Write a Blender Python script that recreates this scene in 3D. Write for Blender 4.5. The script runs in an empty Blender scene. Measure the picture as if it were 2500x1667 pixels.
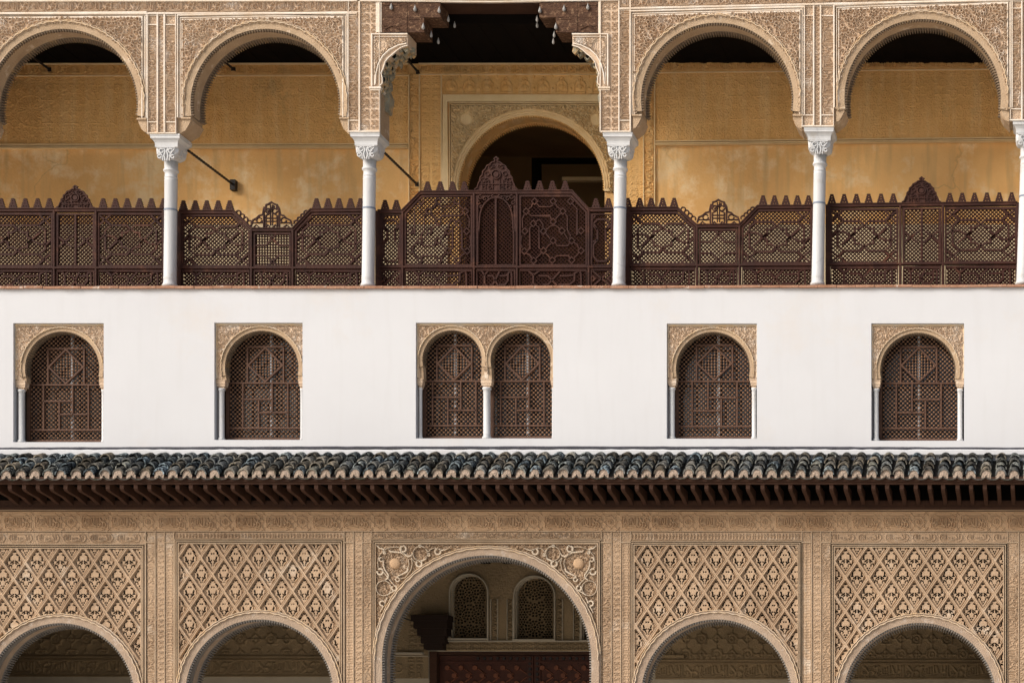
import bpy, math, random
import numpy as np
from mathutils import Vector, Matrix
from mathutils.geometry import tessellate_polygon

R = math.radians
S = bpy.context.scene
COL = S.collection
random.seed(7)
rng = np.random.default_rng(7)

# ------------------------------------------------------------------ camera
# The photographer stands across the courtyard, square to the facade, eye height 1.6 m.
K = 0.0055            # metres per photo pixel on the facade plane Y=0
D = 27.0              # distance camera - facade
VX, VY = 2600.0, 1980.0
EYE = 1.6
cam = bpy.data.cameras.new('camera')
cam.sensor_width = 36.0
cam.lens = 36.0 * D / (2500 * K)
cam.shift_x = (1250 - VX) / 2500
cam.shift_y = (VY - 833.5) / 2500
cam.clip_end = 1500
camo = bpy.data.objects.new('camera', cam)
camo.location = (0, -D, EYE)
camo.rotation_euler = (R(90), 0, 0)
COL.objects.link(camo)
S.camera = camo

# ------------------------------------------------------------------ light
SUN_ELEV, SUN_AZ = R(34), R(-50)     # azimuth measured from straight in front of the facade, minus = left
w = bpy.data.worlds.new('World'); S.world = w
w.use_nodes = True
nt = w.node_tree
for n in list(nt.nodes): nt.nodes.remove(n)
out = nt.nodes.new('ShaderNodeOutputWorld')
bg = nt.nodes.new('ShaderNodeBackground'); bg.inputs[1].default_value = 0.10
sky = nt.nodes.new('ShaderNodeTexSky'); sky.sky_type = 'NISHITA'; sky.sun_disc = False
sky.sun_elevation = SUN_ELEV
sky.sun_rotation = math.pi - SUN_AZ
sky.air_density = 1.0; sky.dust_density = 4.0; sky.ozone_density = 1.0
nt.links.new(sky.outputs[0], bg.inputs[0]); nt.links.new(bg.outputs[0], out.inputs[0])
sun = bpy.data.lights.new('sun', 'SUN'); sun.energy = 2.9; sun.angle = R(32); sun.color = (1.0, 0.955, 0.90)
suno = bpy.data.objects.new('sun', sun)
sd = Vector((math.sin(SUN_AZ) * math.cos(SUN_ELEV), -math.cos(SUN_AZ) * math.cos(SUN_ELEV), math.sin(SUN_ELEV)))
suno.rotation_euler = (-sd).to_track_quat('-Z', 'Y').to_euler()
suno.location = (0, -20, 30)
COL.objects.link(suno)
S.view_settings.view_transform = 'Standard'; S.view_settings.look = 'None'
S.view_settings.gamma = 1; S.view_settings.exposure = 0.32

# ------------------------------------------------------------------ materials
def _n(nt, t, **kw):
    n = nt.nodes.new(t)
    for k, v in kw.items(): setattr(n, k, v)
    return n

DIM = {'carved_stucco', 'arch_plaster', 'moulding_plaster', 'warm_carved_stucco', 'ochre_frieze_stucco', 'lower_arch_plaster', 'lower_moulding_plaster', 'pale_carved_stucco', 'white_limewash', 'white_marble', 'tile_end_mortar', 'weathered_roof_tile', 'lichen_roof_tile', 'arch_edge_bead', 'portico_limewash', 'aged_portico_stucco', 'dark_red_wood', 'dark_lattice_wood'}
def mat(name, base, var=None, rough=0.9, scale=3.0, amt=0.6, bump=0.15, bscale=60.0, bdist=0.004,
        stretch=(1, 1, 1), spots=None, spot_scale=8.0, spot_lo=0.6, spot_hi=0.7, attr=None, spec=0.2, streak=None, crack=None, sk=.5):
    m = bpy.data.materials.new(name); m.use_nodes = True
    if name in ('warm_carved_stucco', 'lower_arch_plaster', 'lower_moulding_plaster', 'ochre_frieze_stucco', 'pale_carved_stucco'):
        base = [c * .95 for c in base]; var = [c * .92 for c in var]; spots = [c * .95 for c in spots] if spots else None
    if name in DIM:
        base = [c * .85 for c in base]; var = [c * .85 for c in var] if var else None; spots = [c * .85 for c in spots] if spots else None; streak = [c * .85 for c in streak] if streak else None
    t = m.node_tree; b = t.nodes['Principled BSDF']; L = t.links
    b.inputs['Roughness'].default_value = rough
    b.inputs['Specular IOR Level'].default_value = spec
    tc = _n(t, 'ShaderNodeTexCoord'); mp = _n(t, 'ShaderNodeMapping'); mp.inputs['Scale'].default_value = stretch
    L.new(tc.outputs['Object'], mp.inputs[0])
    n1 = _n(t, 'ShaderNodeTexNoise'); n1.inputs['Scale'].default_value = scale; n1.inputs['Detail'].default_value = 8
    n1.inputs['Roughness'].default_value = 0.62
    L.new(mp.outputs[0], n1.inputs[0])
    r = _n(t, 'ShaderNodeMapRange'); r.inputs[1].default_value = 0.32; r.inputs[2].default_value = 0.68
    L.new(n1.outputs[0], r.inputs[0])
    mx = _n(t, 'ShaderNodeMix', data_type='RGBA'); mx.inputs[6].default_value = (*base, 1)
    mx.inputs[7].default_value = (*(var or [c * .75 for c in base]), 1)
    ml = _n(t, 'ShaderNodeMath', operation='MULTIPLY'); ml.inputs[1].default_value = amt
    L.new(r.outputs[0], ml.inputs[0]); L.new(ml.outputs[0], mx.inputs[0])
    colr = mx.outputs[2]
    if spots:
        n3 = _n(t, 'ShaderNodeTexNoise'); n3.inputs['Scale'].default_value = spot_scale; n3.inputs['Detail'].default_value = 6
        n3.inputs['Roughness'].default_value = 0.7
        L.new(tc.outputs['Object'], n3.inputs[0])
        r3 = _n(t, 'ShaderNodeMapRange'); r3.inputs[1].default_value = spot_lo; r3.inputs[2].default_value = spot_hi
        L.new(n3.outputs[0], r3.inputs[0])
        m3 = _n(t, 'ShaderNodeMix', data_type='RGBA'); m3.inputs[7].default_value = (*spots, 1)
        L.new(colr, m3.inputs[6]); L.new(r3.outputs[0], m3.inputs[0]); colr = m3.outputs[2]
    if streak:
        mp2 = _n(t, 'ShaderNodeMapping'); mp2.inputs['Scale'].default_value = (9, 1, 0.9)
        L.new(tc.outputs['Object'], mp2.inputs[0])
        n4 = _n(t, 'ShaderNodeTexNoise'); n4.inputs['Scale'].default_value = 1.0; n4.inputs['Detail'].default_value = 5
        L.new(mp2.outputs[0], n4.inputs[0])
        r4 = _n(t, 'ShaderNodeMapRange'); r4.inputs[1].default_value = 0.5; r4.inputs[2].default_value = 0.75; r4.inputs[4].default_value = sk
        L.new(n4.outputs[0], r4.inputs[0])
        m4 = _n(t, 'ShaderNodeMix', data_type='RGBA'); m4.inputs[7].default_value = (*streak, 1)
        L.new(colr, m4.inputs[6]); L.new(r4.outputs[0], m4.inputs[0]); colr = m4.outputs[2]
    if crack:
        nw = _n(t, 'ShaderNodeTexNoise'); nw.inputs['Scale'].default_value = 1.6; nw.inputs['Detail'].default_value = 6
        L.new(tc.outputs['Object'], nw.inputs[0])
        va = _n(t, 'ShaderNodeVectorMath', operation='MULTIPLY_ADD'); va.inputs[1].default_value = (.9, .9, .9)
        L.new(nw.outputs['Color'], va.inputs[0]); L.new(tc.outputs['Object'], va.inputs[2])
        vo = _n(t, 'ShaderNodeTexVoronoi', feature='DISTANCE_TO_EDGE'); vo.inputs['Scale'].default_value = .55
        L.new(va.outputs[0], vo.inputs[0])
        lt = _n(t, 'ShaderNodeMapRange'); lt.inputs[1].default_value = .0; lt.inputs[2].default_value = .008; lt.inputs[3].default_value = 1; lt.inputs[4].default_value = 0
        L.new(vo.outputs['Distance'], lt.inputs[0])
        nm_ = _n(t, 'ShaderNodeTexNoise'); nm_.inputs['Scale'].default_value = .8
        L.new(tc.outputs['Object'], nm_.inputs[0])
        rm_ = _n(t, 'ShaderNodeMapRange'); rm_.inputs[1].default_value = .5; rm_.inputs[2].default_value = .62; rm_.inputs[4].default_value = .55
        L.new(nm_.outputs[0], rm_.inputs[0])
        mm_ = _n(t, 'ShaderNodeMath', operation='MULTIPLY'); L.new(lt.outputs[0], mm_.inputs[0]); L.new(rm_.outputs[0], mm_.inputs[1])
        m6 = _n(t, 'ShaderNodeMix', data_type='RGBA'); m6.inputs[7].default_value = (*crack, 1)
        L.new(colr, m6.inputs[6]); L.new(mm_.outputs[0], m6.inputs[0]); colr = m6.outputs[2]
    if attr:
        a = _n(t, 'ShaderNodeAttribute'); a.attribute_name = attr
        m5 = _n(t, 'ShaderNodeMix', data_type='RGBA', blend_type='MULTIPLY'); m5.inputs[0].default_value = 1
        L.new(colr, m5.inputs[6]); L.new(a.outputs['Color'], m5.inputs[7]); colr = m5.outputs[2]
    L.new(colr, b.inputs['Base Color'])
    if bump:
        n2 = _n(t, 'ShaderNodeTexNoise'); n2.inputs['Scale'].default_value = bscale; n2.inputs['Detail'].default_value = 5
        L.new(mp.outputs[0], n2.inputs[0])
        bp = _n(t, 'ShaderNodeBump'); bp.inputs['Strength'].default_value = bump; bp.inputs['Distance'].default_value = bdist * 10
        L.new(n2.outputs[0], bp.inputs['Height']); L.new(bp.outputs[0], b.inputs['Normal'])
    return m

M = {}
M['ornament'] = mat('carved_stucco', (.75, .58, .425), (.56, .40, .27), scale=1.2, amt=.9, bump=.3, bscale=45, spots=(.90, .82, .73), spot_scale=3.0, spot_lo=.55, spot_hi=.72)
M['arch_band'] = mat('arch_plaster', (.57, .42, .28), (.42, .295, .185), scale=3, amt=.95, bump=.4, bscale=55, spots=(.74, .61, .47), spot_scale=7, spot_lo=.57, spot_hi=.7)
M['moulding'] = mat('moulding_plaster', (.90, .83, .74), (.76, .60, .44), scale=2.5, amt=.95, bump=.2, bscale=60)
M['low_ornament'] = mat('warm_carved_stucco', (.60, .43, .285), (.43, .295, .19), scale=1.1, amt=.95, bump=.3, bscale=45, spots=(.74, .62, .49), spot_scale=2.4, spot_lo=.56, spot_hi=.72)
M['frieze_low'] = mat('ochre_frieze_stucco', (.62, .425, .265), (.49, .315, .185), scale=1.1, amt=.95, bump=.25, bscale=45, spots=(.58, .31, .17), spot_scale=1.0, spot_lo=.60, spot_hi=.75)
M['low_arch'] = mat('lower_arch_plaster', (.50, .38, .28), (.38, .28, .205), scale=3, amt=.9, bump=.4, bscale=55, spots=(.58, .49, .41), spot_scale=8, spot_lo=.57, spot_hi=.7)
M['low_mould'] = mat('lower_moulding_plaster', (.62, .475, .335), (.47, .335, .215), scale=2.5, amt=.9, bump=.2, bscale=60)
M['pale_leaf'] = mat('pale_carved_stucco', (.76, .65, .51), (.60, .47, .34), scale=7, amt=.9, bump=.3)
M['white'] = mat('white_limewash', (.70, .708, .728), (.655, .66, .68), rough=.95, scale=.55, amt=.95, bump=.04, bscale=7, spots=(.675, .63, .59), spot_scale=.45, spot_lo=.55, spot_hi=.80, streak=(.63, .63, .64), sk=.35)
M['ochre'] = mat('ochre_plaster', (.90, .555, .225), (.72, .40, .145), scale=.9, amt=.95, bump=.25, bscale=30, spots=(.90, .67, .38), spot_scale=2.4, spot_lo=.50, spot_hi=.66, streak=(.60, .38, .17), crack=(.45, .28, .12), sk=.75)
M['ochre_orn'] = mat('ochre_carved_stucco', (.87, .535, .215), (.70, .40, .14), scale=.9, amt=.95, bump=.3, bscale=40, spots=(.50, .32, .14), spot_scale=.7, spot_lo=.56, spot_hi=.70, streak=(.88, .64, .33))
M['ochre_mould'] = mat('ochre_moulding', (.86, .66, .38), (.76, .54, .27), scale=5, amt=.8, bump=.2)
M['marble'] = mat('white_marble', (.74, .74, .74), (.56, .57, .58), rough=.5, scale=4, amt=.9, bump=.05, stretch=(1, 1, .15), spec=.3, spots=(.46, .41, .34), spot_scale=4, spot_lo=.58, spot_hi=.8, crack=(.34, .34, .36))
M['wood'] = mat('dark_red_wood', (.060, .021, .0135), (.033, .0125, .0095), rough=.65, scale=5, amt=1, bump=.2, bscale=70, spec=.18, stretch=(1, 1, .5), spots=(.125, .050, .028), spot_scale=4, spot_lo=.56, spot_hi=.72)
M['lattice_wood'] = mat('dark_lattice_wood', (.040, .014, .009), (.026, .010, .008), rough=.8, scale=5, amt=1, bump=.1, spec=.1)
M['window_wood'] = mat('window_lattice_wood', (.12, .066, .040), (.075, .042, .027), rough=.7, scale=7, amt=1, bump=.1, spec=.15)
M['window_bar'] = mat('window_bar_wood', (.125, .066, .042), (.08, .042, .029), rough=.65, scale=8, amt=1, bump=.15, spec=.2)
M['old_wood'] = mat('old_painted_wood', (.115, .062, .038), (.062, .034, .023), rough=.85, scale=14, amt=1, bump=.6, bscale=50, stretch=(.6, 1, 1.4), spots=(.23, .14, .085), spot_scale=22, spot_lo=.53, spot_hi=.66, spec=.1)
M['eave_wood'] = mat('eave_wood', (.060, .027, .015), (.036, .016, .010), rough=.75, scale=6, amt=.9, bump=.3, stretch=(.5, 1, 2))
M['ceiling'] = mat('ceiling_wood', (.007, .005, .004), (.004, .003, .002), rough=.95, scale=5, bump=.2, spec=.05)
M['tile'] = mat('weathered_roof_tile', (.26, .24, .20), (.12, .118, .11), rough=.95, scale=10, amt=1, bump=.6, bscale=40, spots=(.026, .027, .028), spot_scale=13, spot_lo=.50, spot_hi=.60, attr='tint', spec=.06)
M['tile_lichen'] = mat('lichen_roof_tile', (.34, .375, .36), (.055, .058, .058), rough=.95, scale=26, amt=1, bump=.6, bscale=40, spots=(.018, .019, .021), spot_scale=19, spot_lo=.48, spot_hi=.54, attr='tint', spec=.06)
M['channel'] = mat('channel_roof_tile', (.09, .075, .06), (.03, .028, .026), rough=.9, scale=20, amt=1, bump=.4, spots=(.02, .03, .015), spot_scale=12, spot_lo=.55, spot_hi=.6)
M['mortar'] = mat('tile_end_mortar', (.50, .39, .31), (.34, .26, .20), rough=.95, scale=22, amt=1, bump=.6, bscale=40, spots=(.2, .17, .14), spot_scale=26, spot_lo=.56, spot_hi=.68)
M['slate'] = mat('dark_flashing', (.085, .085, .10), (.05, .05, .06), rough=.8, scale=20, amt=.9, bump=.4)
M['iron'] = mat('black_iron', (.012, .010, .010), (.03, .016, .012), rough=.6, scale=20, bump=.2, spec=.4)
M['lead'] = mat('grey_lead_band', (.22, .26, .33), rough=.5, scale=20, bump=0)
M['knob'] = mat('pale_stud_stone', (.34, .33, .31), (.24, .23, .22), rough=.8, scale=25, bump=.1)
M['ledge'] = mat('clay_ledge', (.42, .24, .16), (.30, .15, .09), rough=.85, scale=8, amt=1, bump=.4, spots=(.6, .5, .42), spot_scale=9, spot_lo=.6, spot_hi=.7)
M['portico'] = mat('aged_portico_stucco', (.37, .27, .155), (.24, .175, .10), scale=1.5, amt=.9, bump=.3)
M['portico_white'] = mat('portico_limewash', (.50, .44, .34), (.42, .36, .27), scale=1.5, amt=.9, bump=.15)
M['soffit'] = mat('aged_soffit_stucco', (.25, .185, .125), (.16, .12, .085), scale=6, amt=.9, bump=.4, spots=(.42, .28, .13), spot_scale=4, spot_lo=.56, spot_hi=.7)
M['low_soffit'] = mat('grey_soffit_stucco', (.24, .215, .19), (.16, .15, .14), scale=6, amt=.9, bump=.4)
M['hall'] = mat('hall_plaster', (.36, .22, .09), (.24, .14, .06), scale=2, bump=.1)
M['lit_bead'] = mat('lit_bead_wood', (.36, .21, .125), (.24, .13, .075), rough=.6, scale=7, amt=1, bump=0, spec=.2)  # beads coloured paler than the slats for the light they catch
M['pierced'] = mat('dark_pierced_stucco', (.17, .12, .065), (.10, .07, .04), scale=5, bump=.2)
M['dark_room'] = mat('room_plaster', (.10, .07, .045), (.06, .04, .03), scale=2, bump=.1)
M['glass'] = mat('old_window_glass', (.02, .025, .035), rough=.12, scale=3, amt=.3, bump=.08, bscale=6, spec=.9)
M['daylight_slit'] = mat('daylight_slit_paint', (.85, .87, .9), (.8, .8, .82), rough=.6, scale=8, bump=.05)
M['door'] = mat('door_inlay_wood', (.075, .026, .016), (.045, .018, .012), rough=.6, scale=8, amt=.9, bump=.2)
M['door_hi'] = mat('door_inlay_light', (.20, .07, .035), (.12, .045, .025), rough=.6, scale=14, amt=.9, bump=.2)
M['ground'] = mat('pale_marble_paving', (.66, .61, .53), (.58, .53, .46), rough=.8, scale=.6, bump=.1)
M['bead'] = mat('arch_edge_bead', (.85, .62, .36), (.8, .7, .58), rough=.9, scale=6, amt=.9, bump=.1)
M['verdigris'] = mat('painted_muqarnas', (.36, .33, .24), (.20, .19, .15), scale=14, amt=1, bump=.4, spots=(.50, .33, .16), spot_scale=10, spot_lo=.5, spot_hi=.6)

# ------------------------------------------------------------------ object helpers
def link(o, parent=None):
    COL.objects.link(o)
    if parent is not None:
        o.parent = parent
        loc = Vector((0, 0, 0)); p = parent
        while p is not None:
            loc += p.location; p = p.parent
        o.location = o.location - loc
    return o

def thing(name, loc, label, cat, group=None):
    o = bpy.data.objects.new(name, None); o.empty_display_size = .2
    o.location = loc; COL.objects.link(o)
    o['label'] = label; o['category'] = cat
    if group: o['group'] = group
    return o

def PX(px, Y=0.0): return (px - VX) * K * (D + Y) / D
def PZ(py, Y=0.0): return (VY - py) * K * (D + Y) / D + EYE

class MB:
    """collects shapes given in photo-pixel x,y on the plane Yr (metres deep) into ONE mesh"""
    def __init__(s, Yr=0.0): s.Yr = Yr; s.v = []; s.f = []; s.mi = []; s.tint = []; s.m = 0; s.t = (1, 1, 1)
    def w(s, px, py, Y): return (PX(px, s.Yr), Y, PZ(py, s.Yr))
    def add(s, vs, fs):
        n = len(s.v); s.v.extend(vs)
        for f in fs:
            s.f.append(tuple(i + n for i in f)); s.mi.append(s.m); s.tint.append(s.t)
    def wbox(s, x0, x1, y0, y1, z0, z1):
        v = [(x0, y0, z0), (x1, y0, z0), (x1, y1, z0), (x0, y1, z0), (x0, y0, z1), (x1, y0, z1), (x1, y1, z1), (x0, y1, z1)]
        s.add(v, [(0, 1, 5, 4), (1, 2, 6, 5), (2, 3, 7, 6), (3, 0, 4, 7), (4, 5, 6, 7), (3, 2, 1, 0)])
    def box(s, x0, y0, x1, y1, Yf, Yb):
        s.wbox(PX(x0, s.Yr), PX(x1, s.Yr), Yf, Yb, PZ(y1, s.Yr), PZ(y0, s.Yr))
    def prism(s, pts, Yf, Yb, holes=(), back=True):
        loops = [list(pts)] + [list(h) for h in holes]
        polys = [[Vector((p[0], p[1], 0)) for p in l] for l in loops]
        tri = tessellate_polygon(polys)
        flat = [p for l in loops for p in l]
        n = len(flat)
        vs = [s.w(p[0], p[1], Yf) for p in flat] + [s.w(p[0], p[1], Yb) for p in flat]
        fs = []
        for a, b, c in tri:
            pa, pb, pc = flat[a], flat[b], flat[c]
            cr = (pb[0] - pa[0]) * (pc[1] - pa[1]) - (pb[1] - pa[1]) * (pc[0] - pa[0])
            if cr > 0: a, c = c, a       # y points down: cr<0 is counter-clockwise seen from the court
            fs.append((a, b, c))
            if back: fs.append((c + n, b + n, a + n))
        st = 0
        for l in loops:
            m_ = len(l)
            area = sum(l[i][0] * l[(i + 1) % m_][1] - l[(i + 1) % m_][0] * l[i][1] for i in range(m_))
            outer = (st == 0)
            for i in range(m_):
                a = st + i; b = st + (i + 1) % m_
                if (area > 0) == outer: fs.append((b, a, a + n, b + n))
                else: fs.append((a, b, b + n, a + n))
            st += m_
        s.add(vs, fs)
    def ribbon(s, pts, wd, Yf, Yb, closed=False, bevel=0.25):
        """raised strip of width wd (px) along pts; chamfered top"""
        p = np.array(pts, float); n = len(p)
        if closed:
            t = np.roll(p, -1, 0) - np.roll(p, 1, 0)
        else:
            t = np.empty_like(p); t[1:-1] = p[2:] - p[:-2]; t[0] = p[1] - p[0]; t[-1] = p[-1] - p[-2]
        t /= (np.linalg.norm(t, axis=1)[:, None] + 1e-9)
        nr = np.stack([t[:, 1], -t[:, 0]], 1)
        # miter
        sc = np.ones(n)
        for i in range(n):
            if not closed and (i == 0 or i == n - 1): continue
            d = p[(i + 1) % n] - p[i]; d = d / (np.linalg.norm(d) + 1e-9)
            c = abs(d[0] * t[i, 0] + d[1] * t[i, 1]); sc[i] = 1 / max(c, .5)
        W = np.full(n, wd) if np.isscalar(wd) else np.array(wd, float)
        vs = []
        Ym = Yf + (Yb - Yf) * .35
        for i in range(n):
            h = nr[i] * W[i] * .5 * sc[i]; g = h * (1 - bevel)
            for q, Y in ((p[i] - h, Yb), (p[i] - h, Ym), (p[i] - g, Yf), (p[i] + g, Yf), (p[i] + h, Ym), (p[i] + h, Yb)):
                vs.append(s.w(q[0], q[1], Y))
        fs = []
        for i in range(n if closed else n - 1):
            a = i * 6; b = ((i + 1) % n) * 6
            for k in range(5): fs.append((a + k, a + k + 1, b + k + 1, b + k))
        if not closed:
            fs.append((0, 5, 4, 3, 2, 1)); e = (n - 1) * 6; fs.append((e, e + 1, e + 2, e + 3, e + 4, e + 5))
        s.add(vs, fs)
    def build(s, name, material, parent=None, smooth=False, label=None):
        me = bpy.data.meshes.new(name)
        me.from_pydata(s.v, [], s.f)
        mats = material if isinstance(material, (list, tuple)) else [material]
        for m_ in mats: me.materials.append(m_)
        if len(mats) > 1: me.polygons.foreach_set('material_index', s.mi)
        if any(t != (1, 1, 1) for t in s.tint):
            ca = me.color_attributes.new('tint', 'FLOAT_COLOR', 'CORNER')
            arr = np.ones((len(me.loops), 4), 'f'); k = 0
            for f, t in zip(s.f, s.tint):
                arr[k:k + len(f), :3] = t; k += len(f)
            ca.data.foreach_set('color', arr.ravel())
        if smooth: me.polygons.foreach_set('use_smooth', [True] * len(me.polygons))
        me.update()
        o = bpy.data.objects.new(name, me)
        if label: o['label'] = label
        return link(o, parent)

# ------------------------------------------------------------------ carved relief as real height fields
class HF:
    def __init__(s, x0, y0, x1, y1, step=1.35, Y=0.0, tilt=0.0, xr=0.0):
        nx = max(2, int(round((x1 - x0) / step)) + 1); ny = max(2, int(round((y1 - y0) / step)) + 1)
        s.x = np.linspace(x0, x1, nx); s.y = np.linspace(y0, y1, ny)
        s.X, s.Yy = np.meshgrid(s.x, s.y); s.h = np.zeros_like(s.X); s.Y = Y; s.tilt = tilt; s.xr = xr
        s.sx = s.x[1] - s.x[0]; s.sy = s.y[1] - s.y[0]
    def win(s, x0, y0, x1, y1):
        i0 = max(0, int((x0 - s.x[0]) / s.sx)); i1 = min(len(s.x), int((x1 - s.x[0]) / s.sx) + 2)
        j0 = max(0, int((y0 - s.y[0]) / s.sy)); j1 = min(len(s.y), int((y1 - s.y[0]) / s.sy) + 2)
        return slice(j0, max(j0, j1)), slice(i0, max(i0, i1))
    def stroke(s, pts, wd, h, soft=.6, cut=False, rel=0.0):
        pts = np.asarray(pts, float)
        W = np.full(len(pts), wd) if np.isscalar(wd) else np.asarray(wd, float)
        for k in range(len(pts) - 1):
            a, b = pts[k], pts[k + 1]; m = max(W[k], W[k + 1]) / 2 + soft
            sl = s.win(min(a[0], b[0]) - m, min(a[1], b[1]) - m, max(a[0], b[0]) + m, max(a[1], b[1]) + m)
            X = s.X[sl]; Yv = s.Yy[sl]
            if X.size == 0: continue
            d = b - a; L = d @ d + 1e-9
            t = np.clip(((X - a[0]) * d[0] + (Yv - a[1]) * d[1]) / L, 0, 1)
            r = np.hypot(X - a[0] - t * d[0], Yv - a[1] - t * d[1])
            ww = (W[k] + (W[k + 1] - W[k]) * t) / 2
            f = np.clip((ww - r) / soft + .5, 0, 1)
            if cut: s.h[sl] = np.minimum(s.h[sl], s.h[sl] * (1 - f) + h * f)
            else: s.h[sl] = np.where(f > 0, np.maximum(s.h[sl], h * f), s.h[sl])
    def disc(s, c, r, h, soft=.9, cut=False, dome=0.0, ry=None):
        ry = ry or r
        sl = s.win(c[0] - r - 1, c[1] - ry - 1, c[0] + r + 1, c[1] + ry + 1)
        q = np.hypot((s.X[sl] - c[0]) / r, (s.Yy[sl] - c[1]) / ry)
        f = np.clip((1 - q) * min(r, ry) / soft + .5, 0, 1)
        if cut: s.h[sl] = np.minimum(s.h[sl], s.h[sl] * (1 - f) + h * f)
        else: s.h[sl] = np.where(f > 0, np.maximum(s.h[sl], (h + dome * np.sqrt(np.clip(1 - q * q, 0, 1))) * f), s.h[sl])
    def rect(s, x0, y0, x1, y1, h, mode='max'):
        sl = s.win(x0, y0, x1, y1)
        X = s.X[sl]; Yv = s.Yy[sl]
        f = (X >= x0) & (X <= x1) & (Yv >= y0) & (Yv <= y1)
        if mode == 'max': s.h[sl] = np.where(f, np.maximum(s.h[sl], h), s.h[sl])
        else: s.h[sl] = np.where(f, h, s.h[sl])
    def curls(s, x0, y0, x1, y1, pitch, r, wd, h, seed=0, tail=1.3):
        g = np.random.default_rng(seed); j = 0
        yy = y0
        while yy < y1:
            xx = x0 + (j % 2) * pitch / 2
            while xx < x1:
                cx = xx + g.normal() * pitch * .13; cy = yy + g.normal() * pitch * .13
                a0 = g.uniform(0, 6.28); sg = g.choice([-1, 1]); rr = r * g.uniform(.8, 1.2)
                th = np.linspace(0, 5.2, 9)
                P = [(cx + rr * math.cos(a0 + sg * t), cy + rr * math.sin(a0 + sg * t)) for t in th]
                e = a0 + sg * 5.2; tx, ty = -math.sin(e) * sg, math.cos(e) * sg
                P.append((P[-1][0] + tx * rr * tail, P[-1][1] + ty * rr * tail))
                P.append((P[-1][0] + (tx * .6 + math.cos(e) * .8) * rr * tail, P[-1][1] + (ty * .6 + math.sin(e) * .8) * rr * tail))
                s.stroke(P, np.linspace(wd * .8, wd * 1.25, len(P)), h * g.uniform(.75, 1.05))
                xx += pitch
            yy += pitch * .86; j += 1
    def band(s, x0, y0, x1, y1, T, period, orient='h', gain=1.0, phase=0.0, wear=0.0, vperiod=None):
        """stamp the tile T (array over unit square) repeatedly"""
        sl = s.win(x0, y0, x1, y1); X = s.X[sl]; Yv = s.Yy[sl]
        if X.size == 0: return
        ok = (X >= x0) & (X <= x1) & (Yv >= y0) & (Yv <= y1)
        if orient == 'h': u = (X - x0) / period; v = (Yv - y0) / (vperiod or (y1 - y0))
        elif orient == 'up': u = (y1 - Yv) / period; v = (X - x0) / (vperiod or (x1 - x0))
        else: u = (Yv - y0) / period; v = (x1 - X) / (vperiod or (x1 - x0))
        u = (u + phase) % 1.0
        v = v % 1.0 if vperiod else np.clip(v, 0, .9999)
        ny, nx = T.shape
        fu = u * nx - .5; fv = v * ny - .5
        i = np.floor(fu).astype(int); j = np.floor(fv).astype(int); a = fu - i; b = fv - j
        i0 = i % nx; i1 = (i + 1) % nx
        if vperiod: j0 = j % ny; j1 = (j + 1) % ny
        else: j0 = np.clip(j, 0, ny - 1); j1 = np.clip(j + 1, 0, ny - 1)
        val = (T[j0, i0] * (1 - a) + T[j0, i1] * a) * (1 - b) + (T[j1, i0] * (1 - a) + T[j1, i1] * a) * b
        g = gain
        if wear:
            g = gain * np.clip(1 - wear * (.5 + .5 * np.sin(X * .013 + Yv * .021 + 1.3) * np.sin(X * .0057 - Yv * .011)), .1, 1)
        s.h[sl] = np.where(ok, val * g, s.h[sl])
    def build(s, name, material, parent=None, mask=None, label=None, rough=.0006):
        h = s.h + rng.normal(size=s.h.shape) * rough
        k = (D + s.Y) / D
        yy = s.Yy + (s.X - s.xr) * s.tilt
        V = np.stack([(s.X - VX) * K * k, s.Y - h, (VY - yy) * K * k + EYE], -1).reshape(-1, 3)
        ny, nx = s.X.shape
        idx = np.arange(ny * nx).reshape(ny, nx)
        F = np.stack([idx[1:, :-1], idx[1:, 1:], idx[:-1, 1:], idx[:-1, :-1]], -1).reshape(-1, 4)
        if mask is not None:
            ok = mask(s.X, yy).reshape(-1)
            F = F[ok[F].all(1)]
            used = np.unique(F); rm = np.zeros(len(V), int); rm[used] = np.arange(len(used))
            V = V[used]; F = rm[F]
        me = bpy.data.meshes.new(name)
        me.vertices.add(len(V)); me.vertices.foreach_set('co', V.astype('f').ravel())
        me.loops.add(F.size); me.loops.foreach_set('vertex_index', F.astype('i').ravel())
        me.polygons.add(len(F)); me.polygons.foreach_set('loop_start', np.arange(0, F.size, 4, dtype='i'))
        me.polygons.foreach_set('use_smooth', np.ones(len(F), bool))
        me.materials.append(material); me.update(calc_edges=True); me.validate()
        o = bpy.data.objects.new(name, me)
        if label: o['label'] = label
        return link(o, parent)

def tile_hf(Wd, Hd, ss=3):
    t = HF(0, 0, Wd, Hd, step=1.0 / ss); return t

def arc(cx, cy, r, a0, a1, n=12, ry=None):
    ry = ry or r
    return [(cx + r * math.cos(R(a0 + (a1 - a0) * i / n)), cy + ry * math.sin(R(a0 + (a1 - a0) * i / n))) for i in range(n + 1)]

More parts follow.
